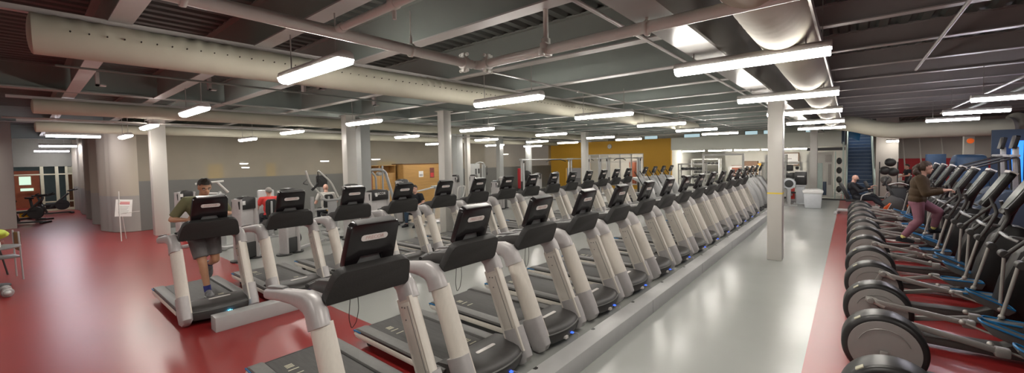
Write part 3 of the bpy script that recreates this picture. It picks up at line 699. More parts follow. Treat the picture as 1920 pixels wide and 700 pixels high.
for k in range(12):
    v = (0, 1, 2, 0, 1, 0, 1, 2, 0, 1, 0, 2)[k]
    if k == 6: v = 1
    o = ell[v] if v not in used else copy_tree(ell[v]); used.add(v)
    o.location = (0.27, 3.95 + 1.18 * k, 0)
    lab = 'elliptical trainer with the woman in the brown hoodie on it' if k == 6 else 'black elliptical trainer with round grey rear drum, %s from the camera' % ORD[k]
    tag(o, lab, 'elliptical trainer', 'row of elliptical trainers')

# ------------------------------------------------------------------ people
def cap(b, p0, p1, r0, r1, n=14, flat0=False, flat1=False):
    p0, p1 = Vector(p0), Vector(p1); d = (p1 - p0).normalized(); pts = []; rr = []
    if not flat0:
        for k in (0.02, 0.3, 0.6, 0.85):
            a = k * math.pi / 2; pts.append(p0 - d * (r0 * math.cos(a))); rr.append(r0 * math.sin(a))
    pts.append(p0); rr.append(r0); pts.append(p0.lerp(p1, 0.5)); rr.append((r0 + r1) / 2); pts.append(p1); rr.append(r1)
    if not flat1:
        for k in (0.85, 0.6, 0.3, 0.02):
            a = k * math.pi / 2; pts.append(p1 + d * (r1 * math.cos(a))); rr.append(r1 * math.sin(a))
    u = d.orthogonal().normalized(); v = d.cross(u)
    b.loft([[p + (u * math.cos(2*math.pi*j/n) + v * math.sin(2*math.pi*j/n)) * r for j in range(n)] for p, r in zip(pts, rr)])
    return b
def basis(fwd, up=(0, 0, 1)):
    x = Vector(fwd).normalized(); u = Vector(up); y = u.cross(x).normalized(); z = x.cross(y)
    return Matrix((x, y, z)).transposed()
def fuse(b, name, m, vox=0.011, it=3, parent=None):
    bmesh.ops.recalc_face_normals(b.bm, faces=b.bm.faces[:])
    me = bpy.data.meshes.new('t'); b.bm.to_mesh(me); b.bm.free()
    o = bpy.data.objects.new('t', me); COL.objects.link(o)
    md = o.modifiers.new('r', 'REMESH'); md.mode = 'VOXEL'; md.voxel_size = vox
    sm = o.modifiers.new('s', 'SMOOTH'); sm.factor = 0.5; sm.iterations = it
    dg = bpy.context.evaluated_depsgraph_get(); dg.update()
    m2 = bpy.data.meshes.new_from_object(o.evaluated_get(dg)); bpy.data.objects.remove(o); bpy.data.meshes.remove(me)
    m2.name = name; m2.materials.clear(); m2.materials.append(m); m2.shade_smooth()
    ob = bpy.data.objects.new(name, m2); COL.objects.link(ob)
    if parent: ob.parent = parent
    return ob
def hand(b, w, d, up, curl=0.5, side=1, s=1.0):
    # palm from wrist w along d; fingers curl towards -up
    w = Vector(w); d = Vector(d).normalized(); up = Vector(up); up = (up - d * up.dot(d)).normalized(); y = up.cross(d) * side
    pm = Matrix((d, y, up)).transposed()
    b.ball(w + d * 0.05 * s, (0.052 * s, 0.04 * s, 0.017 * s), 14, pm)
    for k, (off, L) in enumerate(((0.030, 0.070), (0.010, 0.078), (-0.010, 0.073), (-0.029, 0.058))):
        p = w + d * 0.085 * s + y * off * s; a = 0.0; q = p
        for seg, fr in enumerate((0.45, 0.32, 0.23)):
            a += curl * (0.8 if seg == 0 else 1.0)
            e = q + (d * math.cos(a) - up * math.sin(a)) * (L * fr * 1.15 * s); cap(b, q, e, 0.0095 * s, 0.0085 * s, 8); q = e
    p = w + d * 0.03 * s + y * 0.034 * s; e = p + (d * 0.6 + y * 0.75 - up * 0.25).normalized() * 0.036 * s; cap(b, p, e, 0.0115 * s, 0.0105 * s, 8)
    e2 = e + (d * 0.9 + y * 0.15 - up * 0.35).normalized() * 0.032 * s; cap(b, e, e2, 0.0105 * s, 0.009 * s, 8)
def person(label, loc, rz, J, sk='skin', hair=None, bald=False, shirt=None, sleeve=0.55, trousers=None, leg=1.0, shoes='shoe', socks=None, fwd=(1, 0, 0), chest=1.0, vox=0.011, hair_style='short', hands=(0.5, 0.5), mask=None, group=None, hs=1.0, lg=1.0, bulk=0.0):
    V = {k: Vector(v) for k, v in J.items()}
    pel, ch, nk, hd = V['pelvis'], V['chest'], V['neck'], V['head']; F = Vector(fwd)
    bx = Vector((1, 0, 0)); side = (V['shL'] - V['shR']).normalized(); up = (ch - pel).normalized(); tf = side.cross(up).normalized()
    TB = Matrix((tf, side, up)).transposed()
    hfwd = F.normalized(); hup = (hd - nk).normalized(); hb = basis(hfwd, (0, 0, 1))
    b = MB()
    # torso
    b.ball(pel, (0.115, 0.165 * chest, 0.13), 18, TB); b.ball(pel.lerp(ch, 0.5), (0.10, 0.145 * chest, 0.18), 18, TB); b.ball(ch, (0.12, 0.175 * chest, 0.17), 18, TB)
    cap(b, V['shL'].lerp(V['shR'], 0.1), V['shR'].lerp(V['shL'], 0.1), 0.062, 0.062)
    cap(b, ch.lerp(nk, 0.45), nk.lerp(hd, 0.35), 0.066, 0.057)
    for S in 'LR': cap(b, ch.lerp(nk, 0.75), V['sh' + S], 0.05, 0.05)
    for s_, S in ((1, 'L'), (-1, 'R')):
        sh, el, wr = V['sh' + S], V['el' + S], V['wr' + S]
        cap(b, sh, el, 0.054, 0.040); cap(b, el, wr, 0.041, 0.027); b.ball(sh, 0.06, 14)
        b.ball(el.lerp(wr, 0.25), (0.045,) * 3, 12)
        d = V['fi' + S] - wr if 'fi' + S in V else wr - el
        hand(b, wr, d, V.get('hu' + S, Vector((0, 0, 1))), hands[0 if s_ > 0 else 1], -s_)
        hp, kn, an = V['hp' + S], V['kn' + S], V['an' + S]
        cap(b, hp, kn, 0.088 * lg, 0.056 * lg); cap(b, kn, an, 0.056 * lg, 0.036); b.ball(kn.lerp(an, 0.28) - (V['to' + S] - an).normalized() * 0.018, (0.058, 0.055, 0.09), 12, basis((V['to' + S] - an), (kn - an)))
        ub0 = (kn - an).normalized(); heel = an - ub0 * 0.062; cap(b, an, heel.lerp(V['to' + S], 0.25) + ub0 * 0.02, 0.034, 0.03); cap(b, heel.lerp(V['to' + S], 0.25) + ub0 * 0.015, heel.lerp(V['to' + S], 0.75) + ub0 * 0.01, 0.028, 0.02)
    # head
    hc = hd
    b.ball(hc + Vector((0, 0, 0.018)) - hb @ Vector((0.008, 0, 0)), (0.098 * hs, 0.078 * hs, 0.108 * hs), 24, hb)
    b.ball(hc + hb @ Vector((0.028, 0, -0.052)), (0.066 * hs, 0.058 * hs, 0.07 * hs), 18, hb)
    b.ball(hc + hb @ Vector((0.062, 0, -0.10)), (0.028 * hs, 0.030 * hs, 0.022 * hs), 12, hb)
    b.loft([[hc + hb @ Vector(p) for p in r] for r in ([(0.085, 0.010, 0.018), (0.085, -0.010, 0.018), (0.075, -0.012, 0.0), (0.075, 0.012, 0.0)], [(0.116, 0.013, -0.028), (0.116, -0.013, -0.028), (0.08, -0.022, -0.04), (0.08, 0.022, -0.04)])])
    b.ball(hc + hb @ Vector((0.078, 0, 0.022)), (0.02, 0.055, 0.012), 12, hb)
    for s_ in (1, -1): b.ball(hc + hb @ Vector((-0.005, s_ * 0.076 * hs, -0.012)), (0.017, 0.010, 0.029), 12, hb)
    cap(b, hc + hb @ Vector((0.086, 0.022, -0.066)), hc + hb @ Vector((0.086, -0.022, -0.066)), 0.011, 0.011, 8)
    body = fuse(b, 'person', M[sk], vox, 2)
    body.location = loc; body.rotation_euler.z = rz
    tag(body, label, 'person', group)
    P = body
    for s_ in (1, -1):
        e = MB(); e.ball(hc + hb @ Vector((0.084, s_ * 0.031, 0.003)), 0.0095, 12); eo = e.build('eye', M['eye'], P)
        e = MB(); e.ball(hc + hb @ Vector((0.0905, s_ * 0.031, 0.002)), 0.0046, 10); e.build('pupil', M['hair_dark'], eo)
        if hair or bald:
            e = MB(); e.sweep([hc + hb @ Vector(q) for q in ((0.09, s_ * 0.018, 0.026), (0.091, s_ * 0.034, 0.031), (0.082, s_ * 0.052, 0.026))], 0.004, 0.006, 6, side=(0, 0, 1)); e.build('eyebrow', M['hair_dark' if not bald else 'skin'], P)
    e = MB(); e.sweep([hc + hb @ Vector(q) for q in ((0.088, 0.022, -0.066), (0.096, 0, -0.064), (0.088, -0.022, -0.066))], 0.006, 0.007, 8, side=(0, 0, 1)); e.build('lips', M['lip'], P)
    if mask:
        e = MB(); e.ball(hc + hb @ Vector((0.035, 0, -0.062)), (0.078, 0.068, 0.062), 18, hb)
        e.bm.verts.ensure_lookup_table(); bmesh.ops.delete(e.bm, geom=[v for v in e.bm.verts if (hb.transposed() @ (v.co - hc)).x < 0.03], context='VERTS'); e.build('face_mask', M[mask], P)
    if hair:
        e = MB(); e.ball(hc + hb @ Vector((-0.012, 0, 0.026)), (0.107 * hs, 0.088 * hs, 0.112 * hs), 28, hb)
        lim = {'short': lambda q: q.z < 0.035 - 0.55 * (-q.x + 0.0) * (1 if q.x < 0 else -0.75), 'long': lambda q: q.z < -0.02 and q.x > -0.01 or (q.x > 0.05 and q.z < 0.065)}[hair_style if hair_style != 'fringe' else 'short']
        def cut(v):
            q = hb.transposed() @ (v.co - hc)
            if hair_style == 'short': return q.z < (0.025 + 0.75 * q.x if q.x < 0 else 0.025 + 0.42 * q.x) or q.z < -0.06
            return (q.x > -0.005 and q.z < 0.02 + 0.5 * max(0, q.x)) or q.z < -0.08
        bmesh.ops.delete(e.bm, geom=[v for v in e.bm.verts if cut(v)], context='VERTS')
        for v in e.bm.verts: v.co += (v.co - hc).normalized() * random.uniform(-0.002, 0.005)
        ho = e.build('hair', M[hair], P)
        if hair_style == 'long':
            e = MB(); base = hc + hb @ Vector((-0.10, 0, 0.02))
            for k in range(7):
                a = k * 0.9; o_ = Vector((-0.02 * (k % 3), 0.035 * math.sin(a), -0.025 * k)); e.ball(base + hb @ o_, (0.055, 0.055, 0.06), 12)
            pn = fuse(e, 'ponytail', M[hair], 0.012, 2, P); 
    # clothes
    if shirt:
        c = MB(); g = 0.013 + bulk
        c.ball(pel + up * (0.04 if bulk else 0), (0.125 + bulk, 0.172 * chest + bulk, 0.13), 18, TB); c.ball(pel.lerp(ch, 0.5), (0.115 + g, 0.155 * chest + g, 0.19), 18, TB); c.ball(ch, (0.12 + g, 0.175 * chest + g, 0.17), 18, TB)
        cap(c, V['shL'].lerp(V['shR'], 0.06), V['shR'].lerp(V['shL'], 0.06), 0.07, 0.07); cap(c, ch, ch.lerp(nk, 0.75), 0.11, 0.066)
        for S in 'LR':
            sh, el, wr = V['sh' + S], V['el' + S], V['wr' + S]; c.ball(sh, 0.071, 14)
            if sleeve <= 1: cap(c, sh, sh.lerp(el, sleeve), 0.071, 0.064, flat1=True)
            else: cap(c, sh, el, 0.068 + bulk, 0.057 + bulk * .8); cap(c, el, el.lerp(wr, sleeve - 1), 0.057 + bulk * .8, 0.043 + bulk * .4, flat1=True)
        for S in 'LR': cap(c, ch.lerp(nk, 0.72), V['sh' + S], 0.058, 0.062)
        fuse(c, 'hoodie' if sleeve > 1 and shirt == 'brown_cloth' else 'shirt', M[shirt], vox, 2, P)
    if trousers:
        c = MB(); c.ball(pel - up * 0.03, (0.128, 0.175 * chest, 0.13), 18, TB)
        for S in 'LR':
            hp, kn, an = V['hp' + S], V['kn' + S], V['an' + S]; g = 0.012 if trousers != 'mauve' else 0.02
            if leg <= 1: cap(c, hp, hp.lerp(kn, leg), 0.10 + g, 0.082 + g, flat1=True)
            else:
                cap(c, hp, kn, 0.09 + g, 0.058 + g); e_ = kn.lerp(an, leg - 1); cap(c, kn, e_, 0.058 + g, 0.038 + g, flat1=True)
                c.ball(kn.lerp(an, 0.28) - (V['to' + S] - an).normalized() * 0.018, (0.06 + g * .6, 0.057 + g * .6, 0.09), 12, basis((V['to' + S] - an), (kn - an)))
        fuse(c, 'shorts' if leg <= 1 else 'trousers', M[trousers], vox, 2, P)
    for S in 'LR':
        an, to, kn = V['an' + S], V['to' + S], V['kn' + S]; heel = an - (kn - an).normalized() * 0.062; d = (to - heel); dh = d.normalized()
        ub = kn - an; ub = (ub - dh * ub.dot(dh)).normalized(); yb = ub.cross(dh); sb = Matrix((dh, yb, ub)).transposed()
        c = MB(); L = 0.27; o_ = heel + ub * 0.022
        c.ball(o_ + dh * 0.0 + ub * 0.008, (0.07, 0.045, 0.05), 14, sb); c.ball(o_ + dh * 0.11 - ub * 0.008, (0.115, 0.052, 0.042), 14, sb); c.ball(o_ + dh * 0.05 + ub * 0.022, (0.06, 0.046, 0.042), 12, sb)
        c._merge(_boxbm(0.26, 0.082, 0.024), Matrix.Translation(o_ + dh * 0.075 - ub * 0.030) @ sb.to_4x4())
        so = fuse(c, 'shoe', M[shoes], 0.009, 2, P)
        c = MB(); c._merge(_boxbm(0.275, 0.088, 0.014), Matrix.Translation(o_ + dh * 0.075 - ub * 0.044) @ sb.to_4x4()); c.build('sole', M['paper'] if shoes != 'black_cloth' else M['rubber'], so)
        if socks:
            c = MB(); cap(c, an - ub * 0.01, an.lerp(kn, 0.2), 0.044, 0.046, flat0=True, flat1=True); c.build('sock', M[socks], P)
    return P
def _boxbm(x, y, z):
    b = bmesh.new(); bmesh.ops.create_cube(b, size=1.0); bmesh.ops.scale(b, vec=(x, y, z), verts=b.verts)
    bmesh.ops.bevel(b, geom=b.edges[:], offset=min(x, y, z) * 0.4, segments=2, affect='EDGES'); return b

# runner on the first treadmill of the back row; local z=0 is the belt top
person('man in an olive T-shirt and grey shorts running on a treadmill, looking down', (-7.78, 1.69, 0.197), 0,
       dict(pelvis=(-0.02, 0, 0.98), chest=(0.06, 0, 1.34), neck=(0.09, 0, 1.53), head=(0.17, 0.0, 1.66),
            shL=(0.07, 0.20, 1.46), elL=(-0.05, 0.34, 1.22), wrL=(0.16, 0.25, 1.24), shR=(0.06, -0.20, 1.46), elR=(-0.02, -0.36, 1.20), wrR=(0.22, -0.24, 1.20),
            hpL=(-0.02, 0.10, 0.94), knL=(0.03, 0.12, 0.52), anL=(-0.34, 0.13, 0.40), toL=(-0.40, 0.13, 0.22),
            hpR=(-0.02, -0.10, 0.94), knR=(0.14, -0.06, 0.51), anR=(0.20, -0.03, 0.10), toR=(0.41, -0.03, 0.045), huL=(0, 1, 0.2), huR=(0, -1, 0.2)),
       hair='hair_dark', shirt='olive', sleeve=0.85, trousers='grey_cloth', leg=0.8, shoes='shoe', socks='shoe_blue', fwd=(0.8, 0.02, -0.36), chest=1.12, hands=(0.9, 0.9))
# woman on the elliptical
person('woman in a brown hoodie and mauve leggings striding on an elliptical trainer', (1.05, 11.03, 0.40), 0,
       dict(pelvis=(0.0, 0, 0.83), chest=(0.04, 0, 1.18), neck=(0.07, 0, 1.36), head=(0.12, 0, 1.49),
            shL=(0.08, 0.19, 1.28), elL=(0.16, 0.26, 1.02), wrL=(0.42, 0.22, 1.05), shR=(0.03, -0.19, 1.28), elR=(0.10, -0.27, 1.00), wrR=(0.36, -0.25, 1.06),
            hpL=(0.02, 0.09, 0.82), knL=(0.33, 0.16, 0.62), anL=(0.27, 0.20, 0.27), toL=(0.42, 0.21, 0.23),
            hpR=(0.0, -0.09, 0.82), knR=(0.02, -0.17, 0.46), anR=(-0.22, -0.20, 0.10), toR=(-0.07, -0.21, 0.03)),
       sk='skin_pale', hair='hair_brown', hair_style='long', shirt='brown_cloth', sleeve=1.9, trousers='mauve', leg=1.9, shoes='black_cloth', socks='sock', fwd=(0.97, 0.05, -0.1), hands=(1.0, 0.7), chest=1.18, lg=1.18, bulk=0.02)
# man on the recumbent bike
person('bald man in black clothes and a black mask pedalling a recumbent bike', (0.18, 18.4, 0.0), R(-8),
       dict(pelvis=(0.0, 0, 0.66), chest=(-0.13, 0, 1.0), neck=(-0.10, 0, 1.18), head=(-0.03, 0, 1.30),
            shL=(-0.10, 0.19, 1.10), elL=(0.17, 0.27, 0.90), wrL=(0.40, 0.2, 1.02), shR=(-0.10, -0.19, 1.10), elR=(0.12, -0.27, 0.86), wrR=(0.36, -0.2, 0.96),
            hpL=(0.05, 0.10, 0.62), knL=(0.47, 0.12, 0.70), anL=(0.72, 0.12, 0.42), toL=(0.80, 0.12, 0.55),
            hpR=(0.05, -0.10, 0.62), knR=(0.48, -0.12, 0.60), anR=(0.80, -0.12, 0.34), toR=(0.92, -0.12, 0.46)),
       sk='skin_pale', bald=True, shirt='black_cloth', sleeve=1.9, trousers='black_cloth', leg=1.9, shoes='orange', mask='mask', vox=0.013, fwd=(1, 0.05, -0.05))
# seated men at the machines (backs to the camera)
def seated(label, loc, rz, shirt, hair, trousers, bald=False, lean=0.0, leg=1.9, vox=0.014):
    return person(label, loc, rz,
       dict(pelvis=(0.0, 0, 0.58), chest=(0.04 + lean, 0, 0.95), neck=(0.06 + lean, 0, 1.14), head=(0.10 + lean * 1.2, 0, 1.27),
            shL=(0.05 + lean, 0.20, 1.06), elL=(0.06 + lean, 0.31, 0.80), wrL=(0.28 + lean, 0.29, 0.78), shR=(0.05 + lean, -0.20, 1.06), elR=(0.06 + lean, -0.31, 0.80), wrR=(0.28 + lean, -0.29, 0.78),
            hpL=(0.05, 0.10, 0.55), knL=(0.46, 0.17, 0.53), anL=(0.44, 0.18, 0.11), toL=(0.60, 0.20, 0.04),
            hpR=(0.05, -0.10, 0.55), knR=(0.46, -0.17, 0.53), anR=(0.44, -0.18, 0.11), toR=(0.60, -0.20, 0.04)),
       sk='skin_pale', hair=hair, bald=bald, shirt=shirt, sleeve=0.7, trousers=trousers, leg=leg, shoes='black_cloth', vox=vox, fwd=(1, 0.1, -0.1))
seated('grey-haired man in a red shirt seated with his back to the camera', (-13.85, 4.62, 0.06), R(168), 'red_cloth', 'hair_grey', 'black_cloth')
seated('bald man in a pale grey shirt seated under white machine arms', (-13.6, 6.2, 0.08), R(165), 'white_cloth', None, 'black_cloth', bald=True)
seated('dark-haired person in a black vest and jeans sitting behind the treadmills', (-11.6, 8.35, -0.02), R(-70), 'black_cloth', 'hair_dark', 'jeans', lean=0.08)
# far person in black by the red wall
person('person in black with a yellow strap standing far away by the red wall', (2.3, 27.5, 0.0), R(200),
       dict(pelvis=(0, 0, 0.9), chest=(0.03, 0, 1.2), neck=(0.05, 0, 1.36), head=(0.08, 0, 1.48), shL=(0.03, 0.19, 1.30), elL=(0.1, 0.25, 1.05), wrL=(0.32, 0.1, 1.0), shR=(0.03, -0.19, 1.30), elR=(0.1, -0.25, 1.05), wrR=(0.32, -0.1, 1.0),
            hpL=(0, 0.1, 0.87), knL=(0.06, 0.12, 0.48), anL=(0, 0.12, 0.1), toL=(0.14, 0.13, 0.04), hpR=(0, -0.1, 0.87), knR=(0.06, -0.12, 0.48), anR=(0, -0.12, 0.1), toR=(0.14, -0.13, 0.04)),
       sk='skin_pale', hair='hair_dark', shirt='black_cloth', sleeve=0.6, trousers='black_cloth', leg=1.9, shoes='black_cloth', vox=0.018)

# ------------------------------------------------------------------ divider curtain and left hall
def curtain_path():
    pts = []
    x = -31.0
    while x < -19.3: pts.append((x, 1.72 + 0.09 * math.sin(x * 2.3) + 0.05 * math.sin(x * 5.1))); x += 0.08
    for k in range(13):
        a = R(-90 + 90 * k / 12); pts.append((-19.25 + 0.62 * math.cos(a), 2.40 + 0.62 * math.sin(a)))
    y = 3.1
    while y < 26: pts.append((-18.6 + 0.015 * math.sin(y * 1.7), y)); y += 0.3
    return pts
cp = curtain_path()
t = empty('divider_curtain', (0, 0, 0), 0, 'long divider curtain with grey lower panel and tan net above, behind the machines', 'curtain')
cl = [p for p in cp if p[1] < 2.9]; cr = [p for p in cp if p[1] >= 2.9]; cr = [cl[-1]] + cr
b = MB(); b.loft([[(x, y, 1.66) for x, y in cr], [(x, y, 2.5) for x, y in cr], [(x, y, 3.55) for x, y in cr]], cap=False, close=False); b.build('net_panel', M['net'], t, recalc=False)
b = MB(); b.loft([[(x + .004, y, 0.015) for x, y in cr], [(x + .004, y, 1.67) for x, y in cr]], cap=False, close=False); b.build('vinyl_panel', M['vinyl'], t, recalc=False)
b = MB(); b.loft([[(x, y, 0.015) for x, y in cl], [(x, y, 1.2) for x, y in cl]], cap=False, close=False); b.build('vinyl_panel', M['vinyl_light'], t, recalc=False)
b = MB(); b.loft([[(x, y, 1.2) for x, y in cl], [(x, y, 3.55) for x, y in cl]], cap=False, close=False); b.build('draped_panel', M['curtain'], t, recalc=False)
b = MB(); b.b2(-18.66, -18.54, 2.8, 26, 3.5, 3.6); b.build('top_rail', M['beam'], t, smooth=False)
# hall behind the net
b = MB(); b.b2(-27.2, -27, 2.2, 27, 0, 4.15); struct(b.build('wall_beyond', M['wall_grey'], smooth=False))
for i, (y, w_) in enumerate(((6.15, 0.65), (8.9, 0.45), (16, 1.4))):
    b = MB(); b.b2(-26.98, -26.9, y, y + w_, 1.0, 2.2); tag(b.build('wall_pad', M['pad_yellow']), 'yellow pad on the far wall, %s from the left, seen through the net' % ORD[i], 'wall pad', 'yellow pads behind the net')
for i, (x, y) in enumerate(((-22, 6.36), (-24, 7.0), (-22, 10.0), (-22, 12.95), (-22, 19.3), (-22, 24.2), (-21, 2.6))):
    o = copy_tree(proto); o.location = (x, y, (2.22, 2.02, 2.28, 2.34, 2.34, 2.62, 2.05)[i])
    for ch in o.children:
        if ch.name.startswith('diffuser'):
            ch.data = ch.data.copy(); ch.data.materials.clear(); ch.data.materials.append(M['lamp_dim'])
        ch.scale = (0.55, 0.8, 0.8)
    tag(o, 'dim tube light behind the divider net, %s from the left' % (ORD[i + 1] if i < 6 else ORD[0]), 'light', 'dim lights behind the net')

# window wall of the left hall
XW = -31.4
b = MB(); b.b2(XW - 0.2, XW, -7, -0.75, 0, 4.1); b.b2(XW - 0.2, XW, 1.95, 2.2, 0, 4.1); b.b2(XW - 0.2, XW, -0.75, 1.95, 2.22, 4.1)
struct(b.build('wall_left', M['wall_hall'], smooth=False))
b = MB(); b.b2(XW - 4.2, XW - 4, -4, 4, 0, 3); struct(b.build('wall_vestibule', M['teal_dark'], smooth=False))
t = struct(empty('window_1', (XW, 0, 0), 0))
t['label'] = 'cream framed glazed screen at the end of the left hall'; t['category'] = 'window'
for y, w_ in ((-0.75, 0.1), (0.62, 0.11), (1.1, 0.11), (1.42, 0.09), (1.66, 0.11), (1.93, 0.06)):
    b = MB(); b.b2(-0.12, 0.04, y - w_ / 2, y + w_ / 2, 0.02, 2.22); b.build('mullion', M['cream'], t)
b = MB(); b.b2(-0.1, 0.03, -0.75, 1.95, 1.80, 1.86); b.b2(-0.1, 0.03, -0.75, 1.95, 0.0, 0.12); b.b2(-0.1, 0.02, 0.66, 1.95, 0.42, 0.48); b.build('transom', M['cream'], t)
b = MB(); b.b2(-0.05, -0.04, -0.75, 1.95, 0.1, 2.2); b.build('pane', M['glass'], t, smooth=False)
b = MB(); b.b2(-0.08, -0.05, 1.4, 1.9, 1.86, 2.2); b.build('top_panel', M['cream'], t)
def simple(name, m, boxes, label, cat, group=None, loc=(0, 0, 0), rz=0, bev=0.004):
    b = MB()
    for q in boxes: b.b2(*q, bev)
    o = b.build(name, M[m]); o.location = loc; o.rotation_euler.z = rz; return tag(o, label, cat, group)
o = empty('wooden_door', (XW - 3.6, 0, 0), 0, 'orange wooden door behind the glazed screen', 'door')
b = MB(); b.b2(0, 0.1, -0.35, 0.6, 0, 2.0); b.build('leaf', M['wood_red'], o)
b = MB(); b.b2(0.1, 0.12, -0.1, 0.3, 1.25, 1.7); b.build('pane', M['glow_green'], o)
o = empty('vestibule_shelf', (XW - 2.5, 1.85, 0), 0, 'dark shelf of pale objects behind the right end of the glazed screen', 'shelf')
b = MB(); b.b2(0, 0.4, -0.35, 0.4, 0, 1.8); b.build('shelf_body', M['wood_dark'], o)
for k in range(4):
    b = MB(); b.ball((0.45, 0.02, 0.35 + 0.4 * k), 0.09, 10); b.build('stored_ball', M['cream'], o)
for i, (y, z) in enumerate(((-0.6, 1.6), (-0.6, 1.0), (0.15, 1.0))):
    b = MB(); b.b2(0, 0.04, y - 0.22, y + 0.22, z - 0.07, z + 0.07); o = b.build('lit_panel', M['glow_green']); o.location = (XW - 3.3, 0, 0)
    tag(o, 'pale green lit panel behind the glazed screen, %s' % ('upper left one', 'lower left one', 'one beside the door')[i], 'light panel', 'lit panels behind the glazed screen')
# easel with a sign
e_ = empty('sign_easel', (-16.76, 1.72, 0), 0, 'white sign with a red heading on a thin white easel by the curtain', 'sign')
lean = Matrix.Rotation(R(-9), 4, 'Y')
b = MB(); b.rod((0.1, 0, 0), (-0.02, 0, 0.85), 0.013, n=8); b.rod((-0.02, 0, 0.75), (-0.10, 0.02, 1.45), 0.012, n=8); b.rod((-0.35, 0.15, 0), (-0.06, 0.02, 1.2), 0.01, n=8); b.rod((-0.02, 0.0, 0.80), (0.06, 0.42, 0.83), 0.008, n=8); b.build('stand', M['white_frame'], e_)
b = MB(); b.b2(-0.008, 0.008, -0.175, 0.175, 0.72, 1.22); b.xf(Matrix.Rotation(R(-6), 4, 'X') @ Matrix.Translation((0.09, -0.0, 0)) @ lean); bd = b.build('sheet', M['paper'], e_)
b = MB(); 
for k in range(2): b.b2(0.0085, 0.0095, -0.12, 0.12, 1.125 - 0.045 * k, 1.15 - 0.045 * k)
b.xf(Matrix.Rotation(R(-6), 4, 'X') @ Matrix.Translation((0.09, -0.0, 0)) @ lean); b.build('red_heading', M['print_red'], bd, smooth=False)
b = MB()
for k in range(6): b.b2(0.0085, 0.0095, -0.11 + 0.01 * (k % 2), 0.11 - 0.02 * (k % 3), 1.0 - 0.04 * k, 1.012 - 0.04 * k)
b.xf(Matrix.Rotation(R(-6), 4, 'X') @ Matrix.Translation((0.09, -0.0, 0)) @ lean); b.build('printed_lines', M['print_grey'], bd, smooth=False)
simple('speaker_box', 'wall_grey', [(-0.2, 0.2, -0.16, 0.16, 0, 0.32)], 'pale box mounted high by the corner of the curtain', 'speaker', None, (-18.2, 2.25, 2.72)) if False else None
# left edge: table, chair, castors, dark bikes
t = empty('round_table', (-12.3, -0.42, 0), 0, 'pale topped round table at the left edge of the red floor', 'table')
b = MB(); b.cyl((0, 0, 0.73), (0, 0, 1), 0.36, 0.03, 40, 0.006); b.build('tabletop', M['bracket'], t)
b = MB(); b.rod((0, 0, 0.02), (0, 0, 0.72), 0.03, n=12); b.cyl((0, 0, 0.02), (0, 0, 1), 0.22, 0.03, 24, 0.006); b.build('pedestal', M['dark'], t)
b = MB(); b.cyl((0, 0, 0.05), (0, 0, 1), 0.04, 0.1, 16, 0.006); tag(b.build('paper_cup', M['paper'], None, (-12.2, -0.33, 0.745)), 'white paper cup on the round table at the left edge', 'cup')
t = empty('metal_chair', (-12.95, -0.33, 0), R(-80), 'dark metal chair with a mesh back at the left edge', 'chair')
b = MB(); b.b2(-0.22, 0.22, -0.22, 0.22, 0.44, 0.47, 0.01); b.build('seat', M['bracket'], t)
b = MB(); b.prism(rrect(0.42, 0.36, 0.06, cy=0.74), 'x', -0.235, -0.22); b.build('backrest', M['wood_dark'], t)
for x in (-0.21, 0.21):
    for y in (-0.21, 0.21):
        b = MB(); b.rod((x * 1.1, y * 1.15, 0.0), (x, y, 0.46 if x > 0 else 0.95), 0.013, n=8); b.build('leg', M['silver'], t)
b = MB(); b.tube([(-0.22, 0.22, 0.66), (0.1, 0.25, 0.66), (0.2, 0.24, 0.46)], 0.014, 8); b.tube([(-0.22, -0.22, 0.66), (0.1, -0.25, 0.66), (0.2, -0.24, 0.46)], 0.014, 8); b.build('armrest', M['wood_dark'], t)
b = MB(); b.ball((0, 0, 0.12), (0.22, 0.3, 0.12), 16); b.ball((0.1, 0.1, 0.16), (0.16, 0.18, 0.09), 12); tag(fuse(b, 'lime_jacket', M['lime'], 0.02, 3), 'lime green jacket bundled on the chair at the left edge', 'jacket').location = (-13.6, -0.5, 0.72)
t = empty('bag_stool', (-13.6, -0.5, 0), 0, 'dark stool carrying the lime green jacket', 'stool')
b = MB(); b.cyl((0, 0, 0.68), (0, 0, 1), 0.22, 0.08, 24, 0.02); b.build('seat', M['print_brown'], t)
for a in range(4):
    b = MB(); b.rod((0.24 * math.cos(a * 1.571), 0.24 * math.sin(a * 1.571), 0), (0.14 * math.cos(a * 1.571), 0.14 * math.sin(a * 1.571), 0.66), 0.014, n=8); b.build('leg', M['dark'], t)
t = empty('wheeled_trolley', (-11.35, -0.42, 0), 0, 'pale wheeled trolley with chrome castors at the left edge', 'trolley')
b = MB(); b.b2(-0.28, 0.28, -0.35, 0.1, 0.12, 0.55, 0.05); b.build('trolley_body', M['white_frame'], t)
for (x, y) in ((-0.2, 0.16), (0.12, 0.19), (-0.2, -0.3), (0.2, -0.3)):
    b = MB(); b.cyl((x, y, 0.075), (1, 0.3, 0), 0.075, 0.06, 24, 0.02); b.ball((x + 0.04, y, 0.075), 0.05, 12); b.build('castor', M['silver'], t)
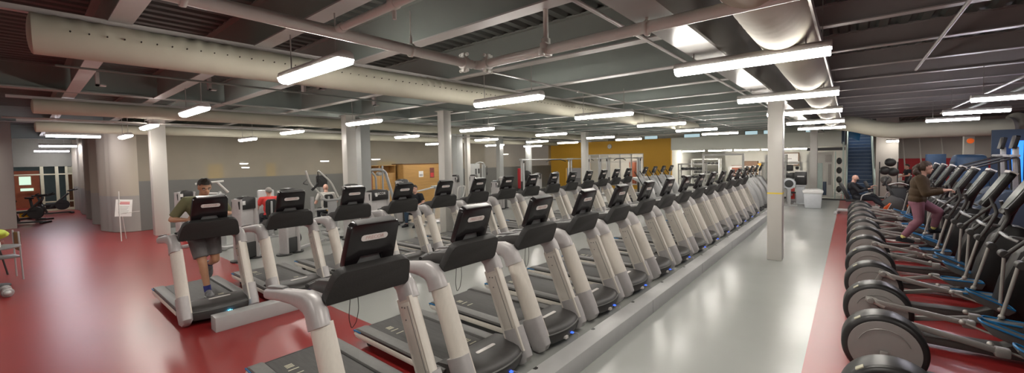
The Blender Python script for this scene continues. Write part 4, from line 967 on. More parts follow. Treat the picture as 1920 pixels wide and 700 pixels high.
def spin_bike(loc, rz, label, m='dark', grp=None, acc='lime'):
    t = empty('exercise_bike', loc, rz, label, 'exercise bike', grp)
    b = MB(); b.cyl((0.38, 0, 0.42), (0, 1, 0), 0.24, 0.06, 32, 0.015); b.build('flywheel', M[m], t)
    b = MB(); b.bar((-0.55, 0, 0.06), (0.65, 0, 0.06), 0.08, 0.06, 0.01); b.b2(-0.6, -0.5, -0.25, 0.25, 0, 0.07, 0.01); b.b2(0.6, 0.7, -0.25, 0.25, 0, 0.07, 0.01); b.bar((-0.1, 0, 0.1), (-0.35, 0, 0.85), 0.07, 0.07, 0.01); b.bar((0.0, 0, 0.3), (0.6, 0, 0.95), 0.07, 0.07, 0.01); b.bar((-0.2, 0, 0.45), (0.45, 0, 0.5), 0.06, 0.08, 0.01); b.build('frame', M[m], t)
    b = MB(); b.prism([(-0.52, 0.10), (-0.30, 0.09), (-0.14, 0.03), (-0.14, -0.03), (-0.30, -0.09), (-0.52, -0.10)], 'z', 0.86, 0.93, 0.015); b.build('saddle', M['rubber'], t)
    b = MB(); b.tube([(0.85, 0.2, 1.12), (0.6, 0.22, 1.05), (0.58, -0.22, 1.05), (0.85, -0.2, 1.12)], 0.02, 8); b.build('handlebar', M['rubber'], t)
    b = MB(); b.b2(-0.12, 0.2, 0.05, 0.09, 0.25, 0.42, 0.02); b.build('chain_guard', M[acc], t)
    return t
spin_bike((-25.2, -0.05, 0), R(60), 'dark exercise bike beside the thick pillar in the left hall', acc='yellow_knob')
spin_bike((-26.9, 0.3, 0), R(20), 'dark exercise bike in front of the glazed screen', acc='lime')
spin_bike((-29.0, 0.75, 0), R(100), 'dark exercise bike in front of the cream mullions', acc='dark')

# ------------------------------------------------------------------ weight machines
def tower(loc, rz, h, label, w=0.46, d=0.5, grp='weight stack towers', panel='alu_grey', text=None, top='round'):
    t = empty('weight_stack_machine', loc, rz, label, 'weight machine', grp)
    for s_ in (-1, 1):
        b = MB(); b.sweep([(0, s_ * w / 2, 0.03), (0, s_ * w / 2, h - 0.06)], 0.13, 0.05, 14, power=3); b.build('side_column', M['alu_grey'], t)
        b = MB(); b.cyl((0, s_ * w / 2, 0.02), (0, 0, 1), 0.17, 0.035, 20, 0.01); b.build('foot', M['dark'], t)
    b = MB(); b.b2(-0.07, 0.07, -w / 2, w / 2, 0.35, h - 0.3, 0.01); b.build('shroud_panel', M[panel], t)
    b = MB(); b.b2(-0.1, 0.1, -w / 2 + .03, w / 2 - .03, 0.05, 0.4, 0.01); b.build('weight_stack', M['dark'], t)
    b = MB(); b.prism([(-w/2 - 0.04, h - 0.3), (-w/2 - 0.045, h - 0.1), (-w/2 + 0.06, h - 0.02), (0, h), (w/2 - 0.06, h - 0.02), (w/2 + 0.045, h - 0.1), (w/2 + 0.04, h - 0.3)], 'x', -0.12, 0.12, 0.02); tp = b.build('top_cover', M['black'], t)
    b = MB(); b.b2(0.121, 0.124, -0.16, -0.09, h - 0.19, h - 0.1); b.build('instruction_label', M['paper'], tp, smooth=False)
    if text:
        tm = MB().raw(TXT_WHITE); tm.xf(Matrix.Translation((0.126, 0, h - 0.12)) @ Matrix(((0, 0, 1, 0), (1, 0, 0, 0), (0, 1, 0, 0), (0, 0, 0, 1)))); tm.build('cover_lettering', M['text_white'], tp, smooth=False)
    return t
TXT_WHITE = text_mesh('PRECOR', 0.10)
def seat_unit(t, x, y, z=0.5, back=True, rz=0, tilt=0.12):
    m0 = Matrix.Translation((x, y, 0)) @ Matrix.Rotation(rz, 4, 'Z')
    b = MB(); b.b2(-0.2, 0.22, -0.18, 0.18, z - 0.04, z + 0.04, 0.03); b.xf(m0); b.build('seat', M['pad'], t)
    b = MB(); b.bar((0, 0, 0.05), (0, 0, z - 0.04), 0.07, 0.09, 0.01); b.b2(-0.5, 0.5, -0.04, 0.04, 0.02, 0.1, 0.01); b.b2(-0.5, -0.42, -0.28, 0.28, 0.0, 0.06, 0.01); b.xf(m0); b.build('seat_frame', M['silver'], t)
    if back:
        b = MB(); b.prism([(-0.11, 0), (-0.15, 0.2), (-0.14, 0.5), (-0.1, 0.56), (0.1, 0.56), (0.14, 0.5), (0.15, 0.2), (0.11, 0)], 'x', -0.035, 0.035, 0.02); b.xf(m0 @ Matrix.Translation((-0.28, 0, z + 0.12)) @ Matrix.Rotation(-tilt, 4, 'Y')); b.build('backrest', M['pad'], t)
        b = MB(); b.bar((-0.34, 0, 0.05), (-0.40, 0, z + 0.62), 0.05, 0.08, 0.01); b.xf(m0); b.build('back_post', M['silver'], t)
        b = MB(); b.ball((-0.40, 0.05, z + 0.18), 0.03, 10); b.xf(m0); b.build('knob', M['yellow_knob'], t)
tower((-10.85, 3.12, 0), R(25), 1.46, 'tall weight stack tower with a white label, right behind the running man', w=0.38)
t = tower((-10.65, 3.95, 0), R(20), 1.60, 'weight stack tower behind the second treadmill of the back row', w=0.32)
b = MB(); b.cyl((-0.2, 0.35, 0.32), (0, 1, 0), 0.14, 0.1, 24, 0.02); b.build('roller_pad', M['pad'], t)
b = MB(); b.bar((0.0, 0.25, 0.08), (-0.1, 1.1, 0.1), 0.07, 0.07, 0.01); b.build('base_tube', M['silver'], t)
t = empty('seated_row_machine', (-13.85, 4.62, 0), R(168), 'machine with black back pad and yellow knob where the red-shirted man sits', 'weight machine')
seat_unit(t, -0.02, 0, 0.46)
b = MB(); b.b2(0.75, 0.95, -0.22, 0.22, 0.0, 1.35, 0.04); b.build('stack_housing', M['silver'], t)
b = MB(); b.tube([(0.8, 0.35, 0.75), (0.45, 0.4, 0.82), (0.3, 0.33, 0.82)], 0.02, 8); b.tube([(0.8, -0.35, 0.75), (0.45, -0.4, 0.82), (0.3, -0.33, 0.82)], 0.02, 8); b.bar((0.8, -0.36, 0.75), (0.8, 0.36, 0.75), 0.05, 0.05, 0.01); b.build('press_arm', M['dark'], t)
# machine with tall white bent arms
t = empty('pulldown_machine', (-12.0, 5.55, 0), 0, 'machine with two tall bent white arms rising from a cradle', 'weight machine')
b = MB(); b.tube([(0, -0.62, 1.97), (0, -0.52, 1.60), (-0.02, -0.14, 1.17)], 0.026, 10); b.build('lever_arm', M['white_frame'], t)
b = MB(); b.tube([(0, -0.28, 1.96), (0, 0.07, 1.62), (0.0, 0.27, 1.15)], 0.026, 10); b.build('lever_arm', M['white_frame'], t)
b = MB(); b.tube([(-0.02, -0.2, 1.16), (0.05, -0.1, 1.09), (0.05, 0.25, 1.09), (0, 0.36, 1.17)], 0.035, 10); b.build('cradle', M['silver'], t)
b = MB(); b.sweep([(0, 0.08, 0.03), (0, 0.08, 1.08)], 0.06, 0.13, 14, power=3); b.sweep([(-0.3, -0.35, 0.03), (-0.3, -0.35, 1.2)], 0.05, 0.05, 12); b.bar((-0.6, 0.05, 0.05), (0.5, 0.05, 0.05), 0.08, 0.08, 0.01); b.b2(0.42, 0.5, -0.35, 0.4, 0, 0.07, 0.01); b.bar((-0.3, -0.35, 0.82), (0.0, 0.05, 0.84), 0.05, 0.05, 0.01); b.build('frame', M['silver'], t)
b = MB(); b.tube([(0, -0.30, 1.93), (0, -0.29, 1.75), (0.0, -0.30, 1.62)], 0.012, 8); b.ball((0, -0.3, 1.68), (0.03, 0.03, 0.08), 10); b.tube([(0.0, -0.3, 1.6), (0.0, -0.38, 1.5), (0.02, -0.48, 1.42)], 0.035, 8); b.build('hand_strap', M['rubber'], t)
b = MB(); b.tube([(0, -0.6, 1.72), (0.1, -0.75, 1.62), (0.1, -0.62, 1.58)], 0.012, 8); b.build('stirrup', M['dark'], t)
t = empty('incline_press', (-13.6, 6.2, 0), R(165), 'machine seat with a black pad under the pale-shirted man', 'weight machine')
seat_unit(t, 0, 0, 0.48); b = MB(); b.prism(rrect(0.34, 0.4, 0.05, cy=1.55), 'x', 0.75, 0.82, 0.02); b.xf(Matrix.Rotation(R(0), 4, 'Z')); b.build('chest_pad', M['pad'], t)
b = MB(); b.bar((0.85, 0, 0.0), (0.85, 0, 1.6), 0.08, 0.08, 0.01); b.bar((-0.4, 0, 0.05), (0.9, 0, 0.05), 0.07, 0.07, 0.01); b.build('frame', M['silver'], t)
tower((-11.3, 5.85, 0), R(25), 1.57, 'weight stack tower with a round black top between the columns and the treadmills', w=0.4)
tower((-10.6, 6.25, 0), R(8), 1.40, 'wide weight stack tower with white lettering on its black top', w=0.62, text=True)
t = empty('shoulder_press', (-12.5, 7.35, 0), 0, 'tall silver curved machine frame in front of the wooden lockers', 'weight machine')
b = MB(); b.tube([(0, -0.25, 1.92), (0, 0.15, 1.93), (0, 0.34, 1.84), (0.03, 0.62, 0.85), (0.05, 0.66, 0.03)], 0.05, 12); b.build('curved_frame', M['silver'], t)
for y in (-0.27, 0.24):
    b = MB(); b.rod((0, y, 0.03), (0, y, 2.05), 0.03, n=12); b.build('post', M['silver'], t)
b = MB(); b.tube([(0.05, -0.18, 1.85), (0.05, -0.05, 1.7), (0.05, -0.03, 1.2)], 0.035, 10); b.tube([(0.05, -0.3, 1.82), (0.1, -0.42, 1.8)], 0.02, 8); b.cyl((0, 0.1, 1.78), (1, 0, 0), 0.07, 0.16, 18, 0.02); b.build('press_arm', M['silver'], t)
b = MB(); b.b2(-0.2, 0.1, -0.5, -0.25, 0.9, 1.75, 0.04); b.build('back_pad', M['vinyl'], t)
b = MB(); b.b2(-0.4, 0.4, -0.35, 0.7, 0, 0.07, 0.01); b.build('base', M['dark'], t)
tower((-12.75, 8.5, 0), R(20), 1.55, 'weight stack tower standing in front of the wooden lockers', w=0.42)
t = empty('leg_press', (-11.6, 8.9, 0), 0, 'silver machine with a long pale horizontal bar left of the white column', 'weight machine')
b = MB(); b.rod((0, -0.85, 1.12), (0, 0.15, 1.25), 0.028, n=10); b.build('long_bar', M['white_frame'], t)
for y, y2 in ((0.0, 0.25), (0.55, 0.35)):
    b = MB(); b.bar((0, y, 0.03), (0, y2, 1.22), 0.07, 0.09, 0.01); b.build('leg', M['silver'], t)
b = MB(); b.b2(-0.18, 0.18, 0.1, 0.65, 1.2, 1.3, 0.03); b.build('top_housing', M['silver'], t)
b = MB(); b.b2(-0.3, 0.3, -0.1, 0.7, 0, 0.06, 0.01); b.build('base', M['silver'], t)
seat_unit(t, 0.1, -0.75, 0.42, False)
tower((-12.3, 10.6, 0), R(30), 1.62, 'weight stack tower with curled white handles right of the white column', w=0.42)
t = empty('curl_machine', (-11.6, 10.2, 0), R(20), 'low machine with curled white handles right of the white column', 'weight machine')
for s_ in (-1, 1):
    b = MB(); b.tube([(0, s_ * 0.1, 0.6), (0.05, s_ * 0.28, 0.9), (0.1, s_ * 0.25, 1.2), (0.1, s_ * 0.05, 1.22)], 0.025, 8); b.build('handle', M['white_frame'], t)
seat_unit(t, -0.2, 0, 0.5, True)
tower((-12.6, 11.9, 0), R(30), 1.58, 'weight stack tower left of the tall cable tower', w=0.42)
for i, (x, y, h) in enumerate(((-12.2, 13.3, 1.45), (-12.0, 15.6, 1.5), (-12.4, 17.7, 1.5), (-11.4, 12.0, 1.35))):
    tower((x, y, 0), R(20), h, 'silver weight stack tower %s' % ('behind the seventh treadmill of the back row', 'behind the ninth treadmill of the back row', 'in front of the cable crossover', 'just behind the sixth treadmill of the back row')[i], w=0.4)
t = empty('cable_tower', (-15.0, 14.3, 0), R(15), 'tall grey cable tower against the divider curtain', 'cable machine')
b = MB(); b.b2(-0.2, 0.2, -0.42, 0.1, 0.03, 2.0, 0.02); b.build('housing', M['column_grey'], t)
b = MB(); b.b2(0.2, 0.21, -0.36, -0.24, 1.3, 1.75); b.b2(0.2, 0.21, -0.1, 0.05, 1.5, 1.75); b.build('instruction_panel', M['dark'], t, smooth=False)
b = MB(); b.tube([(0, 0.0, 2.0), (0, 0.4, 2.08), (0, 0.85, 2.0), (0.02, 0.98, 1.8)], 0.03, 8); b.sweep([(0, 0.8, 0.03), (0, 0.8, 1.95)], 0.08, 0.1, 12, power=3); b.build('overhead_arm', M['column_grey'], t)
b = MB(); b.rod((0.1, 0.65, 0.4), (0.1, 0.65, 1.9), 0.01, n=6); b.rod((0.1, 0.98, 1.5), (0.1, 0.98, 1.85), 0.012, n=6); b.ball((0.1, 0.98, 1.45), (0.03, 0.05, 0.09), 10); b.build('cable', M['dark'], t)
def crossover(loc, rz, span, label):
    t = empty('cable_crossover', loc, rz, label, 'cable machine')
    for s_ in (0, 1):
        y = s_ * span
        b = MB()
        for dx in (-0.22, 0.22): b.sweep([(dx, y, 0.03), (dx, y, 2.15)], 0.05, 0.05, 12, power=3)
        b.b2(-0.3, 0.3, y - 0.12, y + 0.12, 2.1, 2.2, 0.02); b.b2(-0.35, 0.35, y - 0.3, y + 0.3, 0, 0.06, 0.01); b.build('upright', M['silver'], t)
        b = MB(); b.b2(-0.14, 0.14, y - 0.08, y + 0.08, 0.08, 0.95, 0.01); b.build('weight_stack', M['dark'], t)
        b = MB(); b.rod((0.0, y, 0.9), (0.0, y, 2.15), 0.012, n=6); b.rod((0.08, y, 0.9), (0.08, y, 2.15), 0.012, n=6); b.build('guide_rod', M['conduit'], t)
        b = MB(); b.cyl((0.24, y, 2.05), (0, 1, 0), 0.09, 0.05, 20, 0.01); b.build('pulley', M['dark'], t)
    b = MB(); b.rod((0, 0, 2.15), (0, span, 2.15), 0.025, n=10); b.build('crossbar', M['silver'], t)
    b = MB(); b.tube([(0.1, span * 0.35, 2.02), (0.1, span * 0.42, 2.12), (0.1, span * 0.58, 2.12), (0.1, span * 0.65, 2.02)], 0.022, 8); b.build('pull_up_grip', M['rubber'], t)
    return t
crossover((-14.3, 17.2, 0), R(-35), 3.9, 'silver cable crossover with a pull-up bar left of the yellow wall')
crossover((-11.9, 21.6, 0), R(-50), 2.4, 'silver cable crossover in front of the mirrored opening')
crossover((-14.6, 22.5, 0), R(-80), 2.6, 'silver cable crossover rig close to the yellow wall')
t = empty('heavy_bag', (-16.6, 19.8, 0), 0, 'red padded bag standing by the divider curtain', 'punching bag')
b = MB(); b.cyl((0, 0, 0.95), (0, 0, 1), 0.22, 1.3, 24, 0.05); b.build('bag', M['red_wall'], t)
b = MB(); b.cyl((0, 0, 0.16), (0, 0, 1), 0.35, 0.3, 24, 0.05); b.build('base', M['dark'], t)
b = MB(); b.ball((0, 0, 0), 0.3, 20); o = b.build('exercise_ball', M['rubber'], None, (-15.4, 18.9, 1.2)); tag(o, 'black ball on a stand beside the red padded bag', 'exercise ball')
b = MB(); b.cyl((0, 0, 0.03), (0, 0, 1), 0.25, 0.05, 20); b.rod((0, 0, 0.05), (0, 0, 0.86), 0.03, n=10); b.cyl((0, 0, 0.88), (0, 0, 1), 0.2, 0.04, 20); o = b.build('ball_stand', M['dark'], None, (-15.4, 18.9, 0)); tag(o, 'thin dark stand under the black ball', 'stand')
# machine behind the runner, left
t = empty('lat_machine', (-13.4, 2.95, 0), R(10), 'machine with white bars and red grips by the pale corner column', 'weight machine')
b = MB(); b.bar((0.9, -0.42, 0.95), (0.3, 0.25, 1.45), 0.05, 0.08, 0.01); b.build('diagonal_arm', M['silver'], t)
b = MB(); b.b2(0.85, 1.0, -0.5, -0.36, 0.62, 1.0, 0.02); b.build('red_grip', M['red_grip'], t)
b = MB(); b.rod((0.95, -0.42, 0.72), (0.75, 0.12, 0.78), 0.022, n=10); b.build('handle', M['rubber'], t)
b = MB(); b.rod((-0.3, -0.05, 1.68), (-0.3, 0.6, 1.72), 0.03, n=10); b.rod((-0.3, 0.45, 1.7), (-0.25, 0.68, 1.4), 0.03, n=10); b.rod((-0.2, 0.1, 1.42), (-0.2, 0.5, 1.38), 0.03, n=10); b.build('white_bar', M['white_frame'], t)
b = MB(); b.sweep([(0.2, 0.3, 0.03), (0.2, 0.3, 1.4)], 0.07, 0.07, 12, power=3); b.sweep([(0.7, -0.25, 0.03), (0.7, -0.25, 1.0)], 0.09, 0.06, 12, power=3); b.b2(-0.5, 1.0, -0.05, 0.05, 0.02, 0.1, 0.01); b.b2(-0.5, -0.4, -0.35, 0.5, 0, 0.08, 0.01); b.b2(0.6, 0.8, -0.45, 0.4, 0, 0.06, 0.01); b.build('frame', M['silver'], t)
seat_unit(t, -0.1, -0.1, 0.5, False)
tower((-15.4, 2.95, 0), R(10), 1.45, 'dark topped weight tower beside the pale corner column', w=0.36)

# ------------------------------------------------------------------ wooden lockers against the curtain
t = empty('locker_bank', (-17.9, 9.9, 0), 0, 'honey coloured wooden locker bank with open shelf at its top left', 'lockers')
b = MB(); b.b2(-0.6, -0.02, 0.0, 1.7, 0.0, 1.62); b.b2(-0.6, -0.02, 0, 0.04, 1.62, 2.0); b.b2(-0.6, -0.02, 1.66, 1.7, 1.62, 2.0); b.b2(-0.6, -0.02, 0.8, 0.84, 1.62, 2.0); b.b2(-0.6, 0.0, 0, 1.7, 1.97, 2.0); b.b2(-0.6, -0.56, 0, 1.7, 1.62, 2.0); b.build('carcass', M['wood'], t, smooth=False)
for k in range(4):
    b = MB(); b.b2(-0.02, 0.0, 0.02 + 0.42 * k, 0.42 + 0.42 * k, 0.82, 1.6, 0.004); b.build('door', M['wood'] if k else M['wood_red'], t); b = MB(); b.b2(-0.02, 0.0, 0.02 + 0.42 * k, 0.42 + 0.42 * k, 0.03, 0.8, 0.004); b.build('door', M['wood'] if k else M['wood_red'], t)
t = empty('slatted_cabinet', (-17.5, 11.75, 0), 0, 'large honey wood cabinet with slatted front and three posters', 'cabinet')
b = MB(); b.b2(-0.9, 0, 0, 3.2, 0, 2.02); b.build('carcass', M['wood'], t, smooth=False)
b = MB()
for k in range(9): b.b2(0.0, 0.012, 0.03, 3.17, 1.08 + 0.10 * k, 1.16 + 0.10 * k)
b.build('slatted_front', M['wood'], t, smooth=False)
b = MB(); b.b2(-0.95, 0.03, -0.03, 3.23, 2.02, 2.06); b.build('top_board', M['wood_dark'], t, smooth=False)
for k, (y, z0, z1, m) in enumerate(((1.05, 1.35, 1.66, 'paper'), (1.75, 1.28, 1.82, 'print_brown'), (2.45, 1.36, 1.72, 'paper'))):
    b = MB(); b.b2(0.013, 0.017, y - 0.14, y + 0.14, z0, z1); po = b.build('poster', M[m], t, smooth=False)
    b = MB(); b.b2(0.0172, 0.0182, y - 0.1, y + 0.1, z0 + 0.05, (z0 + z1) / 2); b.build('poster_print', M['print_red' if k == 1 else 'print_blue' if k == 2 else 'print_grey'], po, smooth=False)

# ------------------------------------------------------------------ yellow wall, mirrored opening, recess with racks
YB = 26.0
b = MB()
def yw(x0, x1, z0, z1): b.b2(x0, x1, YB, YB + 0.2, z0, z1)
yw(-18.9, -17.3, 0, 3.36); yw(-17.3, -15.9, 1.45, 3.36); yw(-15.9, -15.2, 0, 3.36); yw(-15.2, -11.02, 2.44, 3.36); yw(-15.2, -11.02, 0, 0.3); yw(-11.02, -9.12, 0, 3.38)
struct(b.build('wall_back', M['yellow'], smooth=False))
t = struct(empty('window_2', (-13.1, YB, 0), 0)); t['label'] = 'wide white framed opening in the yellow wall'; t['category'] = 'window'
for x in (-2.1, -1.3, -0.6, 0.35, 1.2, 2.08):
    q = MB(); q.b2(x - 0.035, x + 0.035, -0.02, 0.12, 0.3, 2.44); q.build('mullion', M['white_frame'], t)
q = MB(); q.b2(-2.1, 2.1, -0.02, 0.1, 1.85, 1.91); q.b2(-2.1, 2.1, -0.02, 0.12, 0.28, 0.36); q.b2(-2.1, 2.1, -0.02, 0.12, 2.38, 2.44); q.build('transom', M['white_frame'], t)
q = MB(); q.b2(-2.1, 2.1, 0.05, 0.06, 0.3, 2.44); q.build('pane', M['glass'], t, smooth=False)
b = MB(); b.b2(-19, -9.2, 31, 31.2, 0, 3.4); b.b2(-9.25, -9.12, YB + 0.2, 33, 0, 3.4); struct(b.build('wall_studio', M['wall_white'], smooth=False))
for i, (x, z) in enumerate(((-15.4, 2.9), (-12.3, 2.9), (-14, 2.9))):
    o = copy_tree(proto); o.location = (x, 28.5, 2.8); tag(o, 'tube light inside the room behind the yellow wall, %s from the left' % (ORD[0], ORD[2], ORD[1])[i], 'light', 'lights behind the yellow wall')
for i, (x, m, h) in enumerate(((-13.4, 'wood_red', 1.9), (-12.2, 'red_wall', 1.7), (-11.4, 'wood', 1.3))):
    b = MB(); b.b2(-0.25, 0.25, 0, 0.3, 0, h, 0.02); o = b.build('storage_locker', M[m]); o.location = (x, 29.5, 0)
    t0 = MB(); t0.b2(-0.2, 0.2, -0.02, 0, 0.1, h - 0.1, 0.005); t0.build('door', M[m], o)
    tag(o, 'tall %s locker seen through the wide opening' % ('dark wood', 'red', 'pale wood')[i], 'locker')
# clock
t = empty('wall_clock', (-13.5, YB - 0.02, 2.98), 0, 'round wall clock on the yellow wall', 'clock')
b = MB(); b.cyl((0, 0, 0), (0, 1, 0), 0.17, 0.05, 32, 0.01); b.build('rim', M['print_grey'], t)
b = MB(); b.cyl((0, -0.026, 0), (0, 1, 0), 0.145, 0.006, 32); b.build('face', M['paper'], t)
b = MB(); b.bar((0, -0.032, 0), (0.04, -0.032, 0.08), 0.012, 0.004); b.bar((0, -0.032, 0), (-0.1, -0.032, 0.04), 0.01, 0.004); b.build('hands', M['black'], t)
# mezzanine fascia and slab
b = MB(); b.b2(-9.12, -0.35, YB, YB + 0.25, 2.6, 3.38); b.b2(-9.12, -0.35, YB + 0.25, 33, 2.72, 2.9); struct(b.build('wall_fascia', M['fascia'], smooth=False))
b = MB(); b.b2(-19, 7, 33, 33.2, 0, 4.15); struct(b.build('wall_rear', M['wall_white'], smooth=False))
for i, (x0, x1) in enumerate(((-13.8, -12.7), (-10.5, -9.3), (-6.1, -5.3), (-4.9, -4.0), (-2.4, -1.5))):
    t = struct(empty('window_%d' % (i + 3), ((x0 + x1) / 2, 32.98, 3.72), 0)); w_ = x1 - x0
    b = MB(); b.b2(-w_/2, w_/2, -0.01, 0, -0.22, 0.22); b.build('pane', M['sky_glow'], t, smooth=False)
    b = MB(); b.b2(-w_/2 - .05, w_/2 + .05, -0.03, 0, 0.22, 0.27); b.b2(-w_/2 - .05, w_/2 + .05, -0.03, 0, -0.27, -0.22); b.b2(-w_/2 - .05, -w_/2, -0.03, 0, -0.22, 0.22); b.b2(w_/2, w_/2 + .05, -0.03, 0, -0.22, 0.22); b.build('window_frame', M['wall_grey'], t, smooth=False)
b = MB(); b.b2(-9.0, -0.5, 31.5, 31.6, 2.9, 3.0); b.b2(-9.0, -0.5, 31.5, 31.55, 3.2, 3.24); 
for k in range(12): b.b2(-9 + 0.77 * k, -8.96 + 0.77 * k, 31.5, 31.55, 2.9, 3.24)
o = b.build('balcony_railing', M['rail_green']); tag(o, 'thin railing along the mezzanine edge', 'railing')
for i, (x, y) in enumerate(((-8.2, 27.6), (-6.6, 27.8), (-5.1, 28.0), (-3.6, 28.2), (-2.3, 28.2), )):
    o = copy_tree(proto); o.location = (x, y, 2.55)
    for ch in list(o.children):
        if ch.name.startswith('suspension'): bpy.data.objects.remove(ch)
    tag(o, 'tube light under the mezzanine, %s in the %s line' % (ORD[i if i < 5 else i - 5], 'near' if i < 5 else 'far'), 'light', 'lights under the mezzanine')
def rack(loc, rz, w, h, label, shelves=3, items='dumbbell', m='white_frame', n=6):
    t = empty('dumbbell_rack', loc, rz, label, 'rack', 'racks under the mezzanine')
    for x in (-w/2, w/2):
        for y in (-0.25, 0.25):
            b = MB(); b.b2(x - 0.04, x + 0.04, y - 0.04, y + 0.04, 0, h); b.build('post', M[m], t, smooth=False)
    b = MB(); b.b2(-w/2, w/2, -0.29, -0.21, h - 0.08, h); b.b2(-w/2, w/2, 0.21, 0.29, h - 0.08, h); b.build('top_rail', M[m], t, smooth=False)
    for k in range(shelves):
        z = 0.35 + (h - 0.75) * k / max(1, shelves - 1); b = MB(); b.b2(-w/2, w/2, -0.24, 0.24, z - 0.03, z); b.build('shelf', M[m], t, smooth=False)
        for j in range(n):
            DB.append((t, -w/2 + 0.2 + (w - 0.4) * j / (n - 1), z, k, j, label))
    return t
DB = []
rk = [rack((-7.6, 25.4, 0), 0, 1.5, 1.75, 'white rack of dumbbells nearest the yellow wall'), rack((-5.3, 28.5, 0), 0, 1.7, 1.5, 'white rack of dumbbells in the middle under the mezzanine'),
      rack((-3.1, 27.0, 0), 0, 1.9, 1.75, 'white rack of dumbbells left of the white column'), rack((-7.9, 29.5, 0), 0, 1.8, 2.0, 'white rack of dumbbells deep behind the others')]
names = ['rack nearest the yellow wall', 'middle rack', 'rack left of the white column', 'deepest rack']
def dumbbell():
    b = MB(); b.rod((0, -0.17, 0.07), (0, 0.17, 0.07), 0.018, n=8); b.cyl((0, -0.12, 0.07), (0, 1, 0), 0.07, 0.1, 8, 0.01); b.cyl((0, 0.12, 0.07), (0, 1, 0), 0.07, 0.1, 8, 0.01); return b.build('dumbbell', M['dark'])
d0 = None; lev = ['bottom', 'middle', 'top']
for (t, x, z, k, j, lab) in DB:
    if d0 is None: d0 = dumbbell(); o = d0
    else: o = d0.copy(); COL.objects.link(o)
    p = t.location; o.location = (p.x + x, p.y, z); o.scale = (1.2, 1, 1.2)
    ri = [r for r in range(4) if rk[r] == t][0]
    tag(o, 'dark dumbbell, %s from left, %s shelf, %s' % (ORD[j], lev[k], names[ri]), 'dumbbell', 'dumbbells on the racks')
simple('pull_up_rig', 'white_frame', [(-1.1, -1.0, -0.05, 0.05, 0, 2.3), (1.0, 1.1, -0.05, 0.05, 0, 2.3), (-1.1, 1.1, -0.04, 0.04, 2.2, 2.3), (-1.1, 1.1, -0.04, 0.04, 1.1, 1.16)], 'white square rig frame under the mezzanine', 'rig', None, (-5.7, 24.6, 0))
t = empty('notice_board', (-3.2, 30.8, 1.9), 0, 'framed white notice board on the back wall under the mezzanine', 'notice board')
b = MB(); b.b2(-0.62, 0.62, -0.03, 0.0, -0.42, 0.42); b.build('frame', M['wood_dark'], t, smooth=False); b = MB(); b.b2(-0.56, 0.56, -0.04, -0.03, -0.36, 0.36); b.build('sheet', M['paper'], t, smooth=False)
b = MB(); b.b2(-0.22, 0.22, -0.042, -0.04, -0.02, 0.06); b.build('printed_line', M['print_grey'], t, smooth=False)
b = MB(); b.b2(-7, 0.2, 31, 31.15, 0, 2.75); struct(b.build('wall_recess', M['wall_white'], smooth=False))
for i, (x, m) in enumerate(((-6.0, 'wood_red'), (-4.4, 'yellow'), (-5.2, 'wood_dark'))):
    b = MB(); b.b2(-0.4, 0.4, -0.2, 0.2, 0, 1.5 + 0.15 * i, 0.02); o = b.build('storage_cabinet', M[m]); o.location = (x, 30.2, 0); tag(o, '%s storage cabinet under the mezzanine' % ('reddish wood', 'yellow', 'dark wood')[i], 'cabinet')

# ------------------------------------------------------------------ end of the aisle
b = MB(); b.b2(-2.6, -0.1, 23.7, 23.9, 0, 0.06); struct(b.build('trim_1', M['dark'], smooth=False))
t = empty('waste_bin', (-1.2, 19.95, 0), R(5), 'pale grey waste bin with a liner standing at the end of the aisle', 'bin')
b = MB(); b.prism([(-0.27, 0.0), (0.27, 0.0), (0.32, 0.66), (-0.32, 0.66)], 'y', -0.25, 0.25, 0.03); b.build('tub', M['bin'], t)
b = MB(); b.prism([(-0.33, 0.60), (0.33, 0.60), (0.36, 0.72), (0.2, 0.78), (-0.25, 0.75), (-0.36, 0.71)], 'y', -0.28, 0.28, 0.03); b.build('liner', M['paper'], t)
t = empty('wipe_dispenser', (-1.72, 21.3, 0), 0, 'black wipe dispenser on a pale stand behind the bin', 'dispenser')
b = MB(); b.b2(-0.22, 0.22, -0.15, 0.15, 0.85, 1.42, 0.03); b.build('dispenser_box', M['black'], t)
b = MB(); b.b2(-0.12, 0.14, -0.152, -0.15, 1.2, 1.25); b.build('slot', M['paper'], t, smooth=False)
b = MB(); b.b2(-0.2, 0.2, -0.14, 0.14, 0.78, 0.85, 0.01); b.b2(-0.17, 0.17, -0.1, 0.1, 0.03, 0.8, 0.02); b.b2(-0.25, 0.25, -0.2, 0.2, 0, 0.04, 0.01); b.build('stand', M['bin'], t)
simple('wire_rack', 'red_grip', [(-0.05, 0.2, -0.1, 0.1, 0.2, 0.7)], 'colourful leaflets in a low rack beside the dispenser stand', 'leaflet rack', None, (-2.15, 21.4, 0))
t = empty('rowing_machine', (-2.05, 20.3, 0), R(0), 'rowing machine with a round pale fan housing behind the column', 'rowing machine')
b = MB(); b.cyl((0, 0, 0.95), (1, 0, 0), 0.24, 0.14, 32, 0.03); b.xf(Matrix.Rotation(R(90), 4, 'Z')); fh_ = b.build('fan_housing', M['bin'], t)
b = MB(); b.cyl((0, -0.02, 0.95), (0, 1, 0), 0.16, 0.16, 24, 0.02); b.build('fan_grille', M['dark'], fh_)
b = MB(); b.b2(-0.06, 0.06, -0.06, 0.06, 0.04, 0.9); b.bar((0, 0, 0.45), (0, 1.9, 0.35), 0.08, 0.08, 0.01); b.b2(-0.3, 0.3, 1.8, 1.88, 0, 0.35); b.b2(-0.3, 0.3, -0.05, 0.05, 0, 0.06); b.build('rail_frame', M['silver'], t)
b = MB(); b.b2(-0.15, 0.15, 0.9, 1.2, 0.46, 0.54, 0.03); b.build('seat', M['pad'], t)
b = MB(); b.b2(-0.12, 0.12, -0.05, 0.0, 1.2, 1.4, 0.02); b.build('monitor', M['black'], t)
